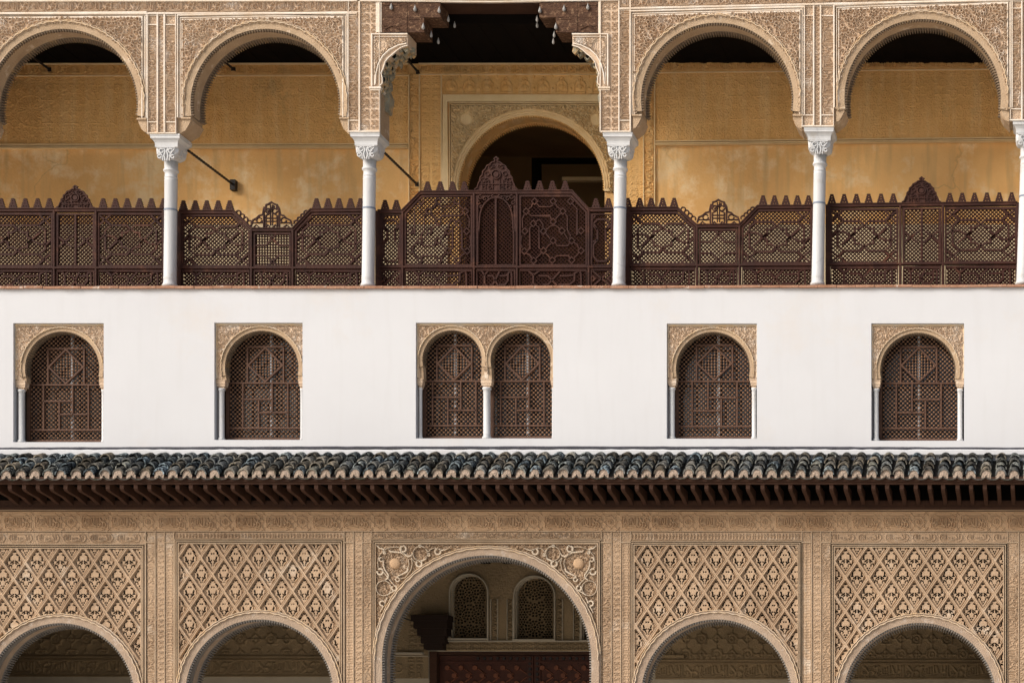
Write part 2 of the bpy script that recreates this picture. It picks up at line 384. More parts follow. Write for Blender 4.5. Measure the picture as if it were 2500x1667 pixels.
# the motto "wa la ghalib illa Allah", one repeat, traced as strokes in a 785 x 275 box
MOTTO = [
    ([(52, 30), (36, 14), (18, 28), (24, 60), (22, 120), (6, 180), (14, 226), (46, 262), (110, 276), (240, 272), (402, 262)], 19),
    ([(40, 175), (54, 214), (96, 232), (180, 236), (398, 222), (404, 256), (432, 258), (440, 236), (442, 4)], 18),
    ([(62, 138), (50, 158), (70, 172), (98, 164), (100, 132), (74, 138)], 13),
    ([(100, 80), (104, 190), (120, 204), (142, 196), (148, 60)], 17),
    ([(148, 190), (164, 204), (186, 196), (192, 40)], 17),
    ([(236, 2), (238, 180)], 18),
    ([(272, 4), (322, 176), (356, 192), (372, 170), (374, 4)], 17),
    ([(480, 2), (484, 238), (500, 262), (540, 250), (588, 204), (602, 182)], 18),
    ([(584, 150), (556, 142), (536, 164), (546, 196), (574, 198), (590, 176), (584, 152)], 14),
    ([(560, 6), (640, 138), (662, 196), (646, 250)], 18),
    ([(748, 12), (708, 30), (676, 76), (660, 150), (656, 220)], 17),
    ([(664, 142), (706, 128), (746, 150), (762, 200), (740, 254), (690, 274), (590, 266)], 17),
    ([(744, 12), (764, 30), (754, 50)], 18),
]
def motto_tile(Wd, Hd, h=.034, pad=.04):
    t = tile_hf(Wd, Hd)
    for pts, wd in MOTTO:
        P = [(x / 785 * Wd, (pad + (1 - 2 * pad) * y / 280) * Hd) for x, y in pts]
        for dx in (-Wd, 0, Wd):
            t.stroke([(x + dx, y) for x, y in P], max(wd / 275 * Hd * 1.05, 1.1), h, soft=.35)
    return t.h
T_MOTTO = motto_tile(67, 23)
def leaf_tile():
    t = tile_hf(12, 12, 4)
    for dy in (-12, 0, 12):
        t.stroke([(6, 1 + dy), (3, 4.5 + dy), (1.5, 8.5 + dy)], 1.8, .026, .5); t.stroke([(6, 1 + dy), (9, 4.5 + dy), (10.5, 8.5 + dy)], 1.8, .026, .5)
        t.stroke([(6, 5 + dy), (6, 10 + dy)], 1.4, .022, .5)
    return t.h
T_LEAF = leaf_tile()
def scale_tile(h=.026):
    t = tile_hf(22, 24, 3)
    for dx in (-22, 0, 22):
        for dy in (-24, 0, 24):
            for cx, cy in ((6, 6), (16, 6), (5, 18), (17, 18)):
                s_ = 1 if cx < 11 else -1
                t.stroke(arc(cx + dx, cy + dy, 2.9, 200 if s_ > 0 else -20, 200 + 300 * 1 if s_ > 0 else -20 - 300, 9), 1.5, h, .6)
            t.stroke([(11 + dx, 3 + dy), (11 + dx, 9 + dy)], 1.6, h, .6); t.disc((11 + dx, 17 + dy), 2.2, h)
            t.stroke([(11 + dx, 12 + dy), (2 + dx, 12.5 + dy)], 1.1, h * .8, .6); t.stroke([(11 + dx, 12 + dy), (20 + dx, 12.5 + dy)], 1.1, h * .8, .6)
    return t.h
T_SCALE = scale_tile()
def kufic_tile():
    t = tile_hf(60, 20, 3)
    for k, x in enumerate(range(3, 60, 8)):
        t.stroke([(x, 2), (x, 17)], 1.7, .024, .5)
        if k % 2 == 0: t.stroke(arc(x + 4, 9, 3.4, 180, 360, 6) + [(x + 7.4, 17)], 1.5, .024, .5)
        else: t.stroke(arc(x + 3.6, 6, 2.4, 0, 330, 8), 1.3, .024, .5); t.stroke([(x, 17), (x + 8, 17)], 1.5, .024, .5)
    t.stroke([(0, 18), (60, 18)], 1.3, .024, .5)
    return t.h
T_KUFIC = kufic_tile()
def cartouche_tile():
    Wd, Hd = 188.3, 49.0; t = tile_hf(Wd, Hd, 3)
    h1, h2 = .020, .036
    for dx in (-Wd, 0, Wd):
        for x0 in (7, 81):
            P = [(x0 + 2, 24), (x0 - 2, 24), (x0 + 2, 20), (x0 + 2, 13), (x0 + 9, 13), (x0 + 13, 9), (x0 + 17, 13), (x0 + 50, 13), (x0 + 54, 9), (x0 + 58, 13), (x0 + 65, 13), (x0 + 65, 20), (x0 + 69, 24),
                 (x0 + 65, 28), (x0 + 65, 41), (x0 + 58, 41), (x0 + 54, 45), (x0 + 50, 41), (x0 + 17, 41), (x0 + 13, 45), (x0 + 9, 41), (x0 + 2, 41), (x0 + 2, 28), (x0 - 2, 24)]
            t.stroke([(a + dx, b) for a, b in P], 1.9, h1, .7)
            for yy in (5, 46):
                t.stroke([(x0 + 16 + dx, yy), (x0 + 50 + dx, yy)], 3.2, h1 * .8, .7)
            for pts, wd in MOTTO:
                Q = [(x0 + 5 + x / 785 * 58 + dx, 16 + y / 280 * 23.5) for x, y in pts]
                t.stroke(Q, 2.2, h2, .5)
        c = (169 + dx, 26)
        t.stroke([(c[0] - 12, c[1] - 12), (c[0] + 12, c[1] - 12), (c[0] + 12, c[1] + 12), (c[0] - 12, c[1] + 12), (c[0] - 12, c[1] - 12)], 1.7, h1, .7)
        t.stroke([(c[0], c[1] - 17), (c[0] + 17, c[1]), (c[0], c[1] + 17), (c[0] - 17, c[1]), (c[0], c[1] - 17)], 1.7, h1, .7)
        t.stroke(arc(c[0], c[1], 6, 0, 360, 14), 1.5, h1, .7); t.stroke([(c[0], c[1] - 4), (c[0], c[1] + 4)], 2, h2, .7)
        for x0 in (74.5, 150, 186): t.stroke([(x0 - 4 + dx, 2), (x0 + 4 + dx, 10)], 1.6, h1, .7); t.stroke([(x0 + 4 + dx, 2), (x0 - 4 + dx, 10)], 1.6, h1, .7); t.stroke([(x0 - 4 + dx, 40), (x0 + 4 + dx, 48)], 1.6, h1, .7); t.stroke([(x0 + 4 + dx, 40), (x0 - 4 + dx, 48)], 1.6, h1, .7)
    t.stroke([(0, 1.5), (Wd, 1.5)], 1.8, h1, .7)
    return t.h, Wd
T_CART, CARTW = cartouche_tile()
def oval_tile():
    Wd, Hd = 66.0, 24.0; t = tile_hf(Wd, Hd, 3); h = .026
    P = arc(12, 12, 9, 90, 270, 8) + [(48, 3)] + arc(50, 12, 9, -90, 90, 8) + [(12, 21)]
    t.stroke(P, 1.4, h, .6)
    for x in (10, 14, 18): t.stroke([(x, 5), (x, 16)], 1.3, h, .6)
    t.stroke([(10, 16), (14, 17), (18, 16), (22, 17), (34, 16), (44, 14)], 1.3, h, .6)
    for x in (25, 29, 33, 37): t.stroke([(x, 11), (x, 16)], 1.1, h, .6)
    t.stroke([(42, 5), (46, 12), (46, 16), (30, 19), (24, 18)], 1.4, h, .6); t.stroke([(50, 5), (50, 15)], 1.3, h, .6)
    t.curls(60, 2, 66, 23, 5, 1.4, 1.1, .01, 3)
    return t.h
T_OVAL = oval_tile()

def sebka_tile(kind):
    Wd, Hd = 55.9, 81.5; t = tile_hf(Wd, Hd, 3)
    plate, bandh, deep = .030, .055, -.10
    t.h[:] = plate
    g = np.random.default_rng(11 + kind)
    for cx, cy in [(0, 0), (Wd, 0), (0, Hd), (Wd, Hd), (Wd / 2, Hd / 2)]:
        # inner frame of the lozenge (slightly sunk gap round the motif)
        q = [(cx, cy - 33), (cx + 22, cy), (cx, cy + 33), (cx - 22, cy), (cx, cy - 33)]
        t.stroke(q, 1.6, plate * .35, .6, cut=True)
        for sg in (-1, 1):
            X_ = lambda x: cx + sg * x
            if kind == 0:
                t.stroke([(X_(7.5), cy - 17), (X_(11), cy - 14), (X_(11.5), cy - 9)], 2.5, deep, .7, cut=True)
                t.disc((X_(2.7), cy - 9.5), 1.3, deep, .6, True)
                t.stroke([(X_(9.5), cy - 1), (X_(8), cy + 4)], 2.5, deep, .7, cut=True)
                t.stroke([(X_(9.5), cy + 8), (X_(5.5), cy + 9)], 2.6, deep, .7, cut=True); t.stroke([(X_(6), cy + 10), (X_(2.8), cy + 15)], 1.6, deep, .7, cut=True)
                t.disc((X_(2.7), cy + 7), 1.1, deep, .6, True); t.disc((X_(14), cy - 5), 1.3, deep, .6, True)
                t.stroke([(X_(17), cy - 2), (X_(15.5), cy + 6)], 1.1, deep * .5, .6, cut=True)
                t.stroke([(X_(12), cy + 13), (X_(7), cy + 19)], 1.9, 0, .6, cut=True); t.disc((X_(2), cy + 19), 0.9, deep, .6, True)
                t.stroke([(X_(4.5), cy - 21), (X_(6), cy - 24)], 1.4, deep * .6, .6, cut=True)
            else:
                t.stroke([(X_(4.5), cy - 19), (X_(8), cy - 17)], 1.8, deep, .6, cut=True)
                t.stroke([(X_(11), cy - 14), (X_(11.5), cy - 6)], 2.1, deep, .7, cut=True); t.stroke([(X_(9), cy - 4), (X_(14), cy - 4)], 1.4, deep, .6, cut=True)
                t.stroke([(X_(2), cy - 3.5), (X_(9), cy + 1.5)], 1.8, deep, .6, cut=True); t.stroke([(X_(2.4), cy + 1), (X_(4.4), cy + 3.6)], 2.0, deep, .6, cut=True)
                t.stroke([(X_(7), cy + 8), (X_(12), cy + 6), (X_(13), cy + 11)], 1.6, deep, .6, cut=True); t.stroke([(X_(18), cy - 2), (X_(16), cy + 6)], 1.4, deep * .8, .6, cut=True)
                t.disc((X_(2.6), cy + 17), 1.3, deep, .6, True); t.stroke([(X_(6), cy + 13), (X_(6), cy + 10)], 1.2, deep, .6, cut=True)
        t.disc((cx, cy - 26), 3.6, deep, .7, True, ry=1.5)
        if kind: t.disc((cx, cy + 22), 1.7, deep, .6, True, ry=1.2)
    # the crossing bands
    for sg in (-1, 1):
        for off in (-1, 0, 1, 2):
            if sg > 0: a, b = (Wd * (off - .5) , 0), (Wd * (off + .5), Hd)
            else: a, b = (Wd * (off + .5), 0), (Wd * (off - .5), Hd)
            t.stroke([a, b], 7.6, bandh, .9)
            t.stroke([a, b], 2.2, bandh - .008, 1.0, cut=True)
    return t.h, Wd, Hd
SEBKA = [sebka_tile(0), sebka_tile(1)]
def girih_tile():
    Wd = 56.0; t = tile_hf(Wd, Wd, 3); h = .017
    for dx in (-Wd, 0, Wd):
        for dy in (-Wd, 0, Wd):
            for cx, cy in ((0, 0), (Wd / 2, Wd / 2)):
                c = (cx + dx, cy + dy)
                for r_, a in ((12, 0), (12, 45)):
                    t.stroke([(c[0] + r_ * math.cos(R(a + q)), c[1] + r_ * math.sin(R(a + q))) for q in range(0, 361, 90)], 1.3, h, .6)
                t.stroke(arc(c[0], c[1], 4, 0, 360, 10), 1.2, h, .6)
            for cx, cy in ((Wd / 2, 0), (0, Wd / 2)):
                c = (cx + dx, cy + dy)
                t.stroke([(c[0] - 9, c[1]), (c[0], c[1] - 9), (c[0] + 9, c[1]), (c[0], c[1] + 9), (c[0] - 9, c[1])], 1.3, h, .6)
                t.stroke([(c[0] - 16, c[1]), (c[0] + 16, c[1])], 1.2, h, .6); t.stroke([(c[0], c[1] - 16), (c[0], c[1] + 16)], 1.2, h, .6)
    return t.h
T_GIRIH = girih_tile()
def lobed_tile():
    Wd, Hd = 45.0, 49.0; t = tile_hf(Wd, Hd, 3); h = .026
    for dx in (-Wd, 0, Wd):
        t.stroke([(p[0] + dx, p[1]) for p in arc(22, 30, 14, 180, 360, 12)], 2, h, .6)
        t.stroke([(8 + dx, 30), (8 + dx, 46), (36 + dx, 46), (36 + dx, 30)], 1.6, h, .6)
        t.stroke([(p[0] + dx, p[1]) for p in arc(22, 14, 6, 0, 360, 12)], 1.6, h, .6)
        t.disc((22 + dx, 32), 5, h); t.disc((44 + dx, 36), 3, h); t.disc((44 + dx, 5), 2.5, h, ry=5)
        t.stroke([(22 + dx, 6), (22 + dx, 24)], 1.5, h, .6)
        t.stroke([(p[0] + dx, p[1]) for p in arc(22, 36, 9, 180, 360, 8)], 1.3, h, .6)
    t.stroke([(0, 1), (Wd, 1)], 1.4, h, .6)
    return t.h
T_LOBED = lobed_tile()

# ================================================================== the palace
palace = thing('palace', (PX(1196), .5, 0), 'ochre and white palace facade with carved stucco arcades, arched lattice windows and a tiled eave', 'building')
XL, XR = -900, 3300          # the facade runs on past both sides of the picture

# ---------- arches of the upper gallery: (cx, cy, r)
UA = [(155, 255, 183), (649, 255, 183), (1751.5, 243, 186), (2253, 239, 191)]
PIERB = 327   # y of the pier's bottom
def arch_open(cx, cy, r, xl, xr, ybr, yb):
    """opening outline from left pier foot over the arch to right pier foot (bracket at the springing)"""
    p = [(xl, yb), (xl + (cx - r - xl) * .75, yb - 14), (cx - r + 3, ybr + 4), (cx - r - 1, ybr)]
    p += [(cx - r * math.cos(R(a)), cy - r * math.sin(R(a))) for a in np.linspace(-6, 186, 61)]
    p += [(cx + r + 1, ybr), (cx + r - 3, ybr + 4), (xr - (xr - cx - r) * .75, yb - 14), (xr, yb)]
    return p
# pier spans (left x, right x, bottom y)
UP = [(-118, -42, 330), (361, 434, 329), (850, 928, 325), (1467, 1542, 325), (1957, 2037, 313), (2464, 2545, 296)]
ub = MB(0)
outline = [(XL, -160), (XR, -160), (XR, 296), (UP[5][1], 296), (UP[5][0], 296)]
def rev(l): return list(reversed(l))
ARCHES_U = [arch_open(*UA[0], UP[0][1], UP[1][0], 291, 329), arch_open(*UA[1], UP[1][1], UP[2][0], 290, 327),
            arch_open(*UA[2], UP[3][1], UP[4][0], 283, 320), arch_open(*UA[3], UP[4][1], UP[5][0], 268, 302)]
outline += rev(ARCHES_U[3]) + [(UP[4][0], 318)] + rev(ARCHES_U[2]) + [(UP[3][0], 325)]
outline += [(UP[3][0], 228), (1487, 226), (1487, 82), (1460, 80), (1460, 6), (933, 6), (933, 80), (908, 82), (908, 223), (928, 225), (928, 325)]
outline += rev(ARCHES_U[1]) + [(UP[1][0], 329)] + rev(ARCHES_U[0]) + [(UP[0][0], 330), (XL, 330)]
ub.prism(outline, .022, .37)
ub.build('upper_arcade_wall', M['arch_band'], palace)

def in_poly(poly):
    P = np.array(poly, float)
    def f(X, Y):
        ins = np.zeros(X.shape, bool); n = len(P); j = n - 1
        for i in range(n):
            xi, yi = P[i]; xj, yj = P[j]
            if yi != yj:
                c = ((yi > Y) != (yj > Y)) & (X < (xj - xi) * (Y - yi) / (yj - yi) + xi)
                ins ^= c
            j = i
        return ins
    return f
outside_circle = lambda cx, cy, r: (lambda X, Y: ((X - cx) ** 2 + (Y - cy) ** 2 > r * r) | (Y > cy + 40))

def arch_path(cx, cy, r, a0, a1, n, drop=0):
    P = [(cx - r * math.cos(R(a0 + (a1 - a0) * i / n)), cy - r * math.sin(R(a0 + (a1 - a0) * i / n)), math.cos(R(a0 + (a1 - a0) * i / n)), math.sin(R(a0 + (a1 - a0) * i / n))) for i in range(n + 1)]
    if drop:
        st = R(abs(a1 - a0)) * r / n; k = int(drop / st)
        P = [(cx - r, cy + st * q, 1, 0) for q in range(k, 0, -1)] + P + [(cx + r, cy + st * q, -1, 0) for q in range(1, k + 1)]
    return P      # x, y, inward normal (px, py up)
def intrados(mb, cx, cy, r, a0, a1, Yf, Yb, pitch=6.6, tooth=5.6, drop=0):
    """toothed soffit of an arch: two rows of little stalactite teeth and a smooth hollow between"""
    n_t = int(R(abs(a1 - a0)) * r / pitch)
    prof = [(Yf, 0, 0), (Yf + .012, 1, 1), (Yf + .055, .9, 1), (Yf + .075, .15, 0), (Yf + .10, -.7, 0), (Yb - .12, -.7, 0), (Yb - .085, .1, 0), (Yb - .06, 1.2, 1), (Yb - .012, 1.6, 1), (Yb, 1.0, 0)]
    rows = []
    for i, (qx, qy, nx_, ny_) in enumerate(arch_path(cx, cy, r, a0, a1, n_t * 4, drop)):
        ph = i % 4
        tv = (0, 1, 1, .25)[ph]
        row = []
        for Y, off, isT in prof:
            rr = tooth * off * (tv if isT else .35)
            row.append(mb.w(qx + rr * nx_, qy + rr * ny_, Y))
        rows.append(row)
    m_ = len(prof); vs = [v for row in rows for v in row]; fs = []
    for i in range(len(rows) - 1):
        for k in range(m_ - 1): fs.append((i * m_ + k, (i + 1) * m_ + k, (i + 1) * m_ + k + 1, i * m_ + k + 1))
    mb.add(vs, fs)
def archivolt(mb, cx, cy, r, wd, a0, a1, drop=0, prof=((0, .02), (0, -.014), (.55, -.02), (.72, -.022), (.76, -.036), (.86, -.036), (.9, -.016), (1.0, -.014), (1.03, .02))):
    rows = []
    for i, (qx, qy, nx_, ny_) in enumerate(arch_path(cx, cy, r, a0, a1, 96, drop)):
        wob = .5 * math.sin(i * 1.9)
        rows.append([mb.w(qx - (wd * t + (wob if .6 < t < .95 else 0)) * nx_, qy - (wd * t + (wob if .6 < t < .95 else 0)) * ny_, Y) for t, Y in prof])
    n = len(rows) - 1
    m_ = len(prof); fs = []
    for i in range(n):
        for k in range(m_ - 1): fs.append((i * m_ + k, i * m_ + k + 1, (i + 1) * m_ + k + 1, (i + 1) * m_ + k))
    mb.add([v for row in rows for v in row], fs)
def bead(mb, cx, cy, r, a0, a1, wd=1.6, Yf=-.045, Yb=-.02, wave=1.0):
    P = [(cx - (r + wave * math.sin(i * 1.25)) * math.cos(R(a0 + (a1 - a0) * i / 150)), cy - (r + wave * math.sin(i * 1.25)) * math.sin(R(a0 + (a1 - a0) * i / 150))) for i in range(151)]
    mb.ribbon(P, wd, Yf, Yb)

def frame_mould(mb, x0, y0, x1, y1, yb, tl=0, tr=0):
    """stepped picture-frame moulding round a spandrel: three strips"""
    for d, wd, Yf in ((0, 3.2, -.022), (5.5, 2.4, -.012), (11, 3.4, -.026)):
        mb.ribbon([(x0 - d, yb), (x0 - d, y0 - d + tl), (x1 + d, y1 - d + tr), (x1 + d, yb)], wd, Yf, .03)

# spandrel panels of the upper gallery: x0,x1, top y at left/right, y bottom
SPU = [(-34, 348, 45, 43, 288), (446, 838, 50, 43, 286), (1549, 1953, 40, 29, 279), (2048, 2460, 25, 9, 262)]
for k, ((cx, cy, r), (x0, x1, tl, tr, yb)) in enumerate(zip(UA, SPU)):
    a = bpy.data.objects.new('arch', None); link(a, palace)
    a.location = Vector((PX(cx), 0, PZ(cy))) - palace.location
    tilt = (tr - tl) / (x1 - x0)
    hf = HF(x0, tl, x1, yb + 10, .85, .004, tilt, x0)
    hf.curls(x0 + 4, tl + 4, x1, yb, 13.2, 3.9, 1.9, .045, seed=20 + k, tail=.85)
    for ex, ey in ((x0 + 52, tl + 44), (x1 - 40, tl + 36)):      # roundels
        if (ex - cx) ** 2 + (ey - cy) ** 2 > (r + 34) ** 2:
            hf.disc((ex, ey), 15, .01, cut=True); hf.stroke(arc(ex, ey, 13, 0, 360, 24), 1.6, .034)
            hf.curls(ex - 7, ey - 7, ex + 8, ey + 8, 6.4, 2.1, 1.5, .036, seed=3 + k)
    oc = outside_circle(cx, cy, r + 12)
    hf.build('spandrel_carving', M['ornament'], a, lambda X, Y, oc=oc, yb=yb: oc(X, Y) & (Y < yb))
    m1 = MB(0); archivolt(m1, cx, cy, r, 21, -9, 189)
    # brackets where the band meets the pier
    for sg, xe in ((-1, cx - r), (1, cx + r)):
        m1.box(min(xe - sg * 2, xe + sg * 22), yb + 2, max(xe - sg * 2, xe + sg * 22), yb + 6, -.03, .03)
        m1.prism([(xe - sg * 1, yb + 6), (xe + sg * 20, yb + 6), (xe + sg * 20, yb + 36), (xe + sg * 14, yb + 34), (xe + sg * 5, yb + 20)], -.006, .03)
    m1.build('archivolt', M['arch_band'], a, smooth=False)
    m2 = MB(0); bead(m2, cx, cy, r + 17.5, 2, 178); bead(m2, cx, cy, r + 21.5, 8, 172, 1.3, -.03, 0, .4)
    m2.build('archivolt_bead', M['bead'], a)
    m3 = MB(0); intrados(m3, cx, cy, r, -9, 189, -.012, .37)
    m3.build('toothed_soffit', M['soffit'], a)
    m4 = MB(0); frame_mould(m4, x0, tl, x1, tr, yb + 2); m4.build('frame_moulding', M['moulding'], a)

# ---------- piers above the marble columns
def pier(x0, x1, yt, yb, bands, tilt=0):
    p = bpy.data.objects.new('pier', None); link(p, palace); p.location = Vector((PX((x0 + x1) / 2), 0, PZ(yb))) - palace.location
    hf = HF(x0, yt, x1, yb, .68, .012); mm = MB(0)
    hf.h[:] = .0
    for kind, a, b in bands:
        if kind == 'up' or kind == 'down':
            hf.band(a, yt + 27, b, yb - 26, T_MOTTO, 62, kind, 1.05, phase=random.random(), wear=.3)
            for yy in (yt + 2, yb - 24):
                hf.curls(a + 3, yy + 3, b - 2, yy + 20, 6, 1.8, 1.3, .009, seed=abs(int(a + yy)) + 1)
                mm.box(a, yy - 3 if yy > yt + 9 else yy + 22.5, b, yy - 1 if yy > yt + 9 else yy + 24.5, -.016, .02)
        elif kind == 'leaf': hf.band(a, yt + 2, b, yb - 1, T_LEAF, 12, 'down', .9)
        elif kind == 'scale': hf.band(a, yt, b, yb - 2, T_SCALE, 23.5, 'h', .95, vperiod=26, wear=.25)
        elif kind == 'line': mm.box(a, yt, b, yb, -.024, .02)
    hf.build('inscription_carving', M['ornament'], p)
    mm.box(x0 - 1, yb - .5, x1 + 1, yb + 2.5, -.02, .03)
    mm.build('fillet', M['moulding'], p)
def std_bands(x0, x1):
    c = (x0 + x1) / 2
    return [('line', x0, x0 + 1.6), ('up', x0 + 1.6, c - 12), ('line', c - 12, c - 8.6), ('leaf', c - 8.4, c + 4.6), ('line', c + 4.8, c + 8.4), ('down', c + 8.4, x1 - 1.6), ('line', x1 - 1.6, x1)]
pier(-112, -46, 36, 325, std_bands(-112, -46))
pier(361, 431, 36, 325, std_bands(361, 431))
pier(851, 927, 5, 321, [('line', 851, 852.4), ('up', 852.5, 876), ('line', 876.5, 880), ('scale', 880, 926.5), ('line', 926.6, 928)])
pier(1466, 1540, 0, 321, [('line', 1465, 1467.4), ('scale', 1467.5, 1510), ('line', 1510.2, 1513.2), ('down', 1513.4, 1537.5), ('line', 1537.6, 1541)])
pier(1958, 2036, 14, 308, std_bands(1958, 2036))
pier(2466, 2544, -4, 293, std_bands(2466, 2544))

# ---------- top frieze with the running motto
def frieze(x0, x1, yt, yb, tilt, per, extra_top=True):
    f = bpy.data.objects.new('inscription_frieze', None); link(f, palace); f.location = Vector((PX((x0 + x1) / 2), 0, PZ(yb))) - palace.location
    hf = HF(x0, yt - 34, x1, yb, .68, .012, tilt, x0)
    hf.band(x0, yt, x1, yb, T_MOTTO, per, 'h', 1.0)
    hf.curls(x0, yt - 32, x1, yt - 7, 7, 2.1, 1.5, .022, seed=5)
    hf.build('motto_carving', M['ornament'], f)
    m = MB(0); T = lambda x: tilt * (x - x0)
    for y0, wd, Yf in ((yt - 3.2, 3.4, -.028), (yb + 2.2, 2.2, -.02), (yb + 5.2, 2.6, -.03), (yb + 8.4, 1.6, -.012)):
        m.ribbon([(x0, y0), (x1, y0 + T(x1))], wd, Yf, .03)
    m.build('frieze_moulding', M['moulding'], f)
frieze(-130, 873, 8, 31, -.001, 66.9)
frieze(1512, 2560, -5, 19, -.0225, 68.0)
# plain outer stretches and the band over the central opening
m = MB(0)
m.box(873, -60, 1512, -1, -.004, .05); m.ribbon([(880, 4), (1200, 6.5), (1512, 2)], 3.2, -.03, .03); m.ribbon([(880, -4), (1512, -4)], 2, -.02, .03)
m.box(918, 6, 932, 80, -.012, .03); m.box(1461, 4, 1467, 82, -.012, .03)
m.build('lintel_moulding', M['moulding'], palace)

# ---------- stepped wooden corbels of the central bay
def wood_corbel(sg):
    o = bpy.data.objects.new('wooden_corbel', None); link(o, palace)
    X = (lambda x: x) if sg > 0 else (lambda x: 2393.5 - x)
    o.location = Vector((PX(X(985)), 0, PZ(60))) - palace.location
    m = MB(0)
    bx = lambda x0, y0, x1, y1, a, b: m.box(min(X(x0), X(x1)), y0, max(X(x0), X(x1)), y1, a, b)
    bx(933.5, 7, 1076, 44, -.012, .35); bx(933.5, 44.4, 1036, 80, -.010, .348)
    bx(983, 7, 995, 80, -.016, 0); bx(936, 62, 980, 65, -.018, 0); bx(936, 12, 980, 15, -.018, 0); bx(998, 46, 1030, 49, -.015, 0)
    m.ribbon([(X(940), 72), (X(958), 64), (X(976), 72)], 3, -.022, 0)
    m.build('corbel_beam', M['old_wood'], o)
    for x, y, Y in ((957, 19, -.03), (1015, 23, -.03), (1074, 27, -.03), (1035, 67, -.03), (1088, 38, .12), (1095, 42, .27), (1046, 76, .12), (1055, 82, .27)):
        kn = MB(0)
        cx, cy = X(x), y; s_ = .85 if Y < 0 else .7
        rows = []
        prof = [(-9, .3), (-6, 1.2), (-2, 3.0), (2, 4.6), (5, 4.4), (7, 2.8), (8, .3)]
        for dy, rr in prof:
            rows.append([(PX(cx) + s_ * rr * K * math.cos(R(a)), Y + s_ * rr * K * math.sin(R(a)), PZ(cy + dy)) for a in range(0, 360, 36)])
        fs = []
        for i in range(len(rows) - 1):
            for k in range(10): fs.append((i * 10 + k, (i + 1) * 10 + k, (i + 1) * 10 + (k + 1) % 10, i * 10 + (k + 1) % 10))
        kn.add([v for row in rows for v in row], fs)
        kn.build('pear_stud', M['knob'], o, smooth=True)
wood_corbel(1); wood_corbel(-1)
lint = MB(0); lint.box(1076.5, 6.3, 1317.5, 9, .01, .374); lint.build('lintel_beam', M['eave_wood'], palace)

# ---------- muqarnas brackets under the wooden corbels
def muq(sg):
    o = bpy.data.objects.new('muqarnas_bracket', None); link(o, palace)
    X = (lambda x: x) if sg > 0 else (lambda x: 2393.5 - x)
    o.location = Vector((PX(X(950)), 0, PZ(150))) - palace.location
    curve = [(996, 112), (982, 116), (970, 124), (960, 133), (950, 141), (941, 152), (937, 166), (931, 180), (934, 192), (934, 204), (927, 212)]
    body = [(905, 82), (996, 82)] + curve + [(905, 214)]
    m = MB(0)
    m.prism([(X(x), y) for x, y in body], .0, .35)
    m.build('bracket_block', M['ornament'], o)
    hf = HF(min(X(912), X(993)), 92, max(X(912), X(993)), 200, 1.2, -.004)
    hf.curls(min(X(912), X(993)), 95, max(X(912), X(993)), 200, 8.5, 2.5, 1.6, .03, seed=31)
    ex, ey = X(932), 111; hf.disc((ex, ey), 14, .004, cut=True); hf.stroke(arc(ex, ey, 12.5, 0, 360, 20), 1.7, .016)
    for dx in (-6, -2, 2, 6): hf.stroke([(ex + dx, ey - 6), (ex + dx, ey + 6)], 1.5, .014)
    inner = in_poly([(X(x), y) for x, y in [(914, 94), (992, 94), (992, 105), (972, 110), (950, 120), (934, 135), (922, 155), (917, 178), (914, 195)]])
    hf.build('bracket_carving', M['ornament'], o, inner)
    m = MB(0)
    m.ribbon([(X(x), y) for x, y in [(994, 108), (974, 112), (952, 123), (936, 138), (925, 158), (919, 182), (917, 208)]], 3, -.03, .0)
    m.ribbon([(X(x), y) for x, y in [(996, 85), (909, 85), (909, 212)]], 4, -.03, .0); m.ribbon([(X(x), y) for x, y in [(994, 91), (915, 91), (915, 210)]], 2, -.02, .0)
    m.ribbon([(X(x), y) for x, y in curve], 2.4, -.02, .0)
    m.box(min(X(903), X(932)), 214, max(X(903), X(932)), 218, -.035, .36); m.box(min(X(904), X(930)), 218.2, max(X(904), X(930)), 222, -.02, .355)
    m.build('bracket_moulding', M['moulding'], o)
    # stalactites
    m = MB(0); g = random.Random(5)
    for i in range(len(curve) - 1):
        for j in range(5):
            a, b = curve[i], curve[i + 1]; t = g.random()
            x = a[0] + (b[0] - a[0]) * t; y = a[1] + (b[1] - a[1]) * t
            Y0 = .03 + j * .062; hgt = g.uniform(6, 14); wd = g.uniform(5, 9)
            m.prism([(X(x - wd), y - 6), (X(x + wd * .7), y - 6), (X(x + wd * .9), y + hgt * .4), (X(x + wd * .2), y + hgt), (X(x - wd * .6), y + hgt * .5)], Y0, Y0 + .055)
    m.prism([(X(x), y) for x, y in [(904, 222), (934, 205), (942, 225), (936, 262), (930, 262)]], .18, .352)
    m.build('stalactites', M['verdigris'], o)
muq(1); muq(-1)

# ---------- white middle wall with its window openings
# windows: x0,y0,x1,y1 of the opening; arches [(left,right,crown y)]; pattern origin and flip
WIN = [
    dict(r=(37, 791, 257.5, 1080.5), arch=[(61, 243, 809)], bars=[(0, 0, 1, False)], cs=[184]),
    dict(r=(527, 790, 742, 1075), arch=[(549, 729, 807)], bars=[(486.5, -4.5, 1, False)], cs=[668.5]),
    dict(r=(1018, 790, 1352.5, 1071.5), arch=[(1031, 1176.5, 806), (1197.5, 1345, 806)], bars=[(953, -8, .965, False), (1119, -8, .965, False)], cs=[1116, 1293]),
    dict(r=(1629.5, 792, 1849, 1072), arch=[(1650, 1831.5, 810)], bars=[(1908, -8.5, 1, True)], cs=[1757]),
    dict(r=(2128, 791.5, 2354, 1077), arch=[(2148.5, 2333.5, 812)], bars=[(2406, -4, 1.0, True)], cs=[2244.5]),
]
ww = MB(0)
ww.prism([(XL, 706), (XR, 700), (XR, 1246), (XL, 1246)], -.05, .28, holes=[[(x0, y0), (x1, y0), (x1, y1), (x0, y1)] for x0, y0, x1, y1 in [q['r'] for q in WIN]])
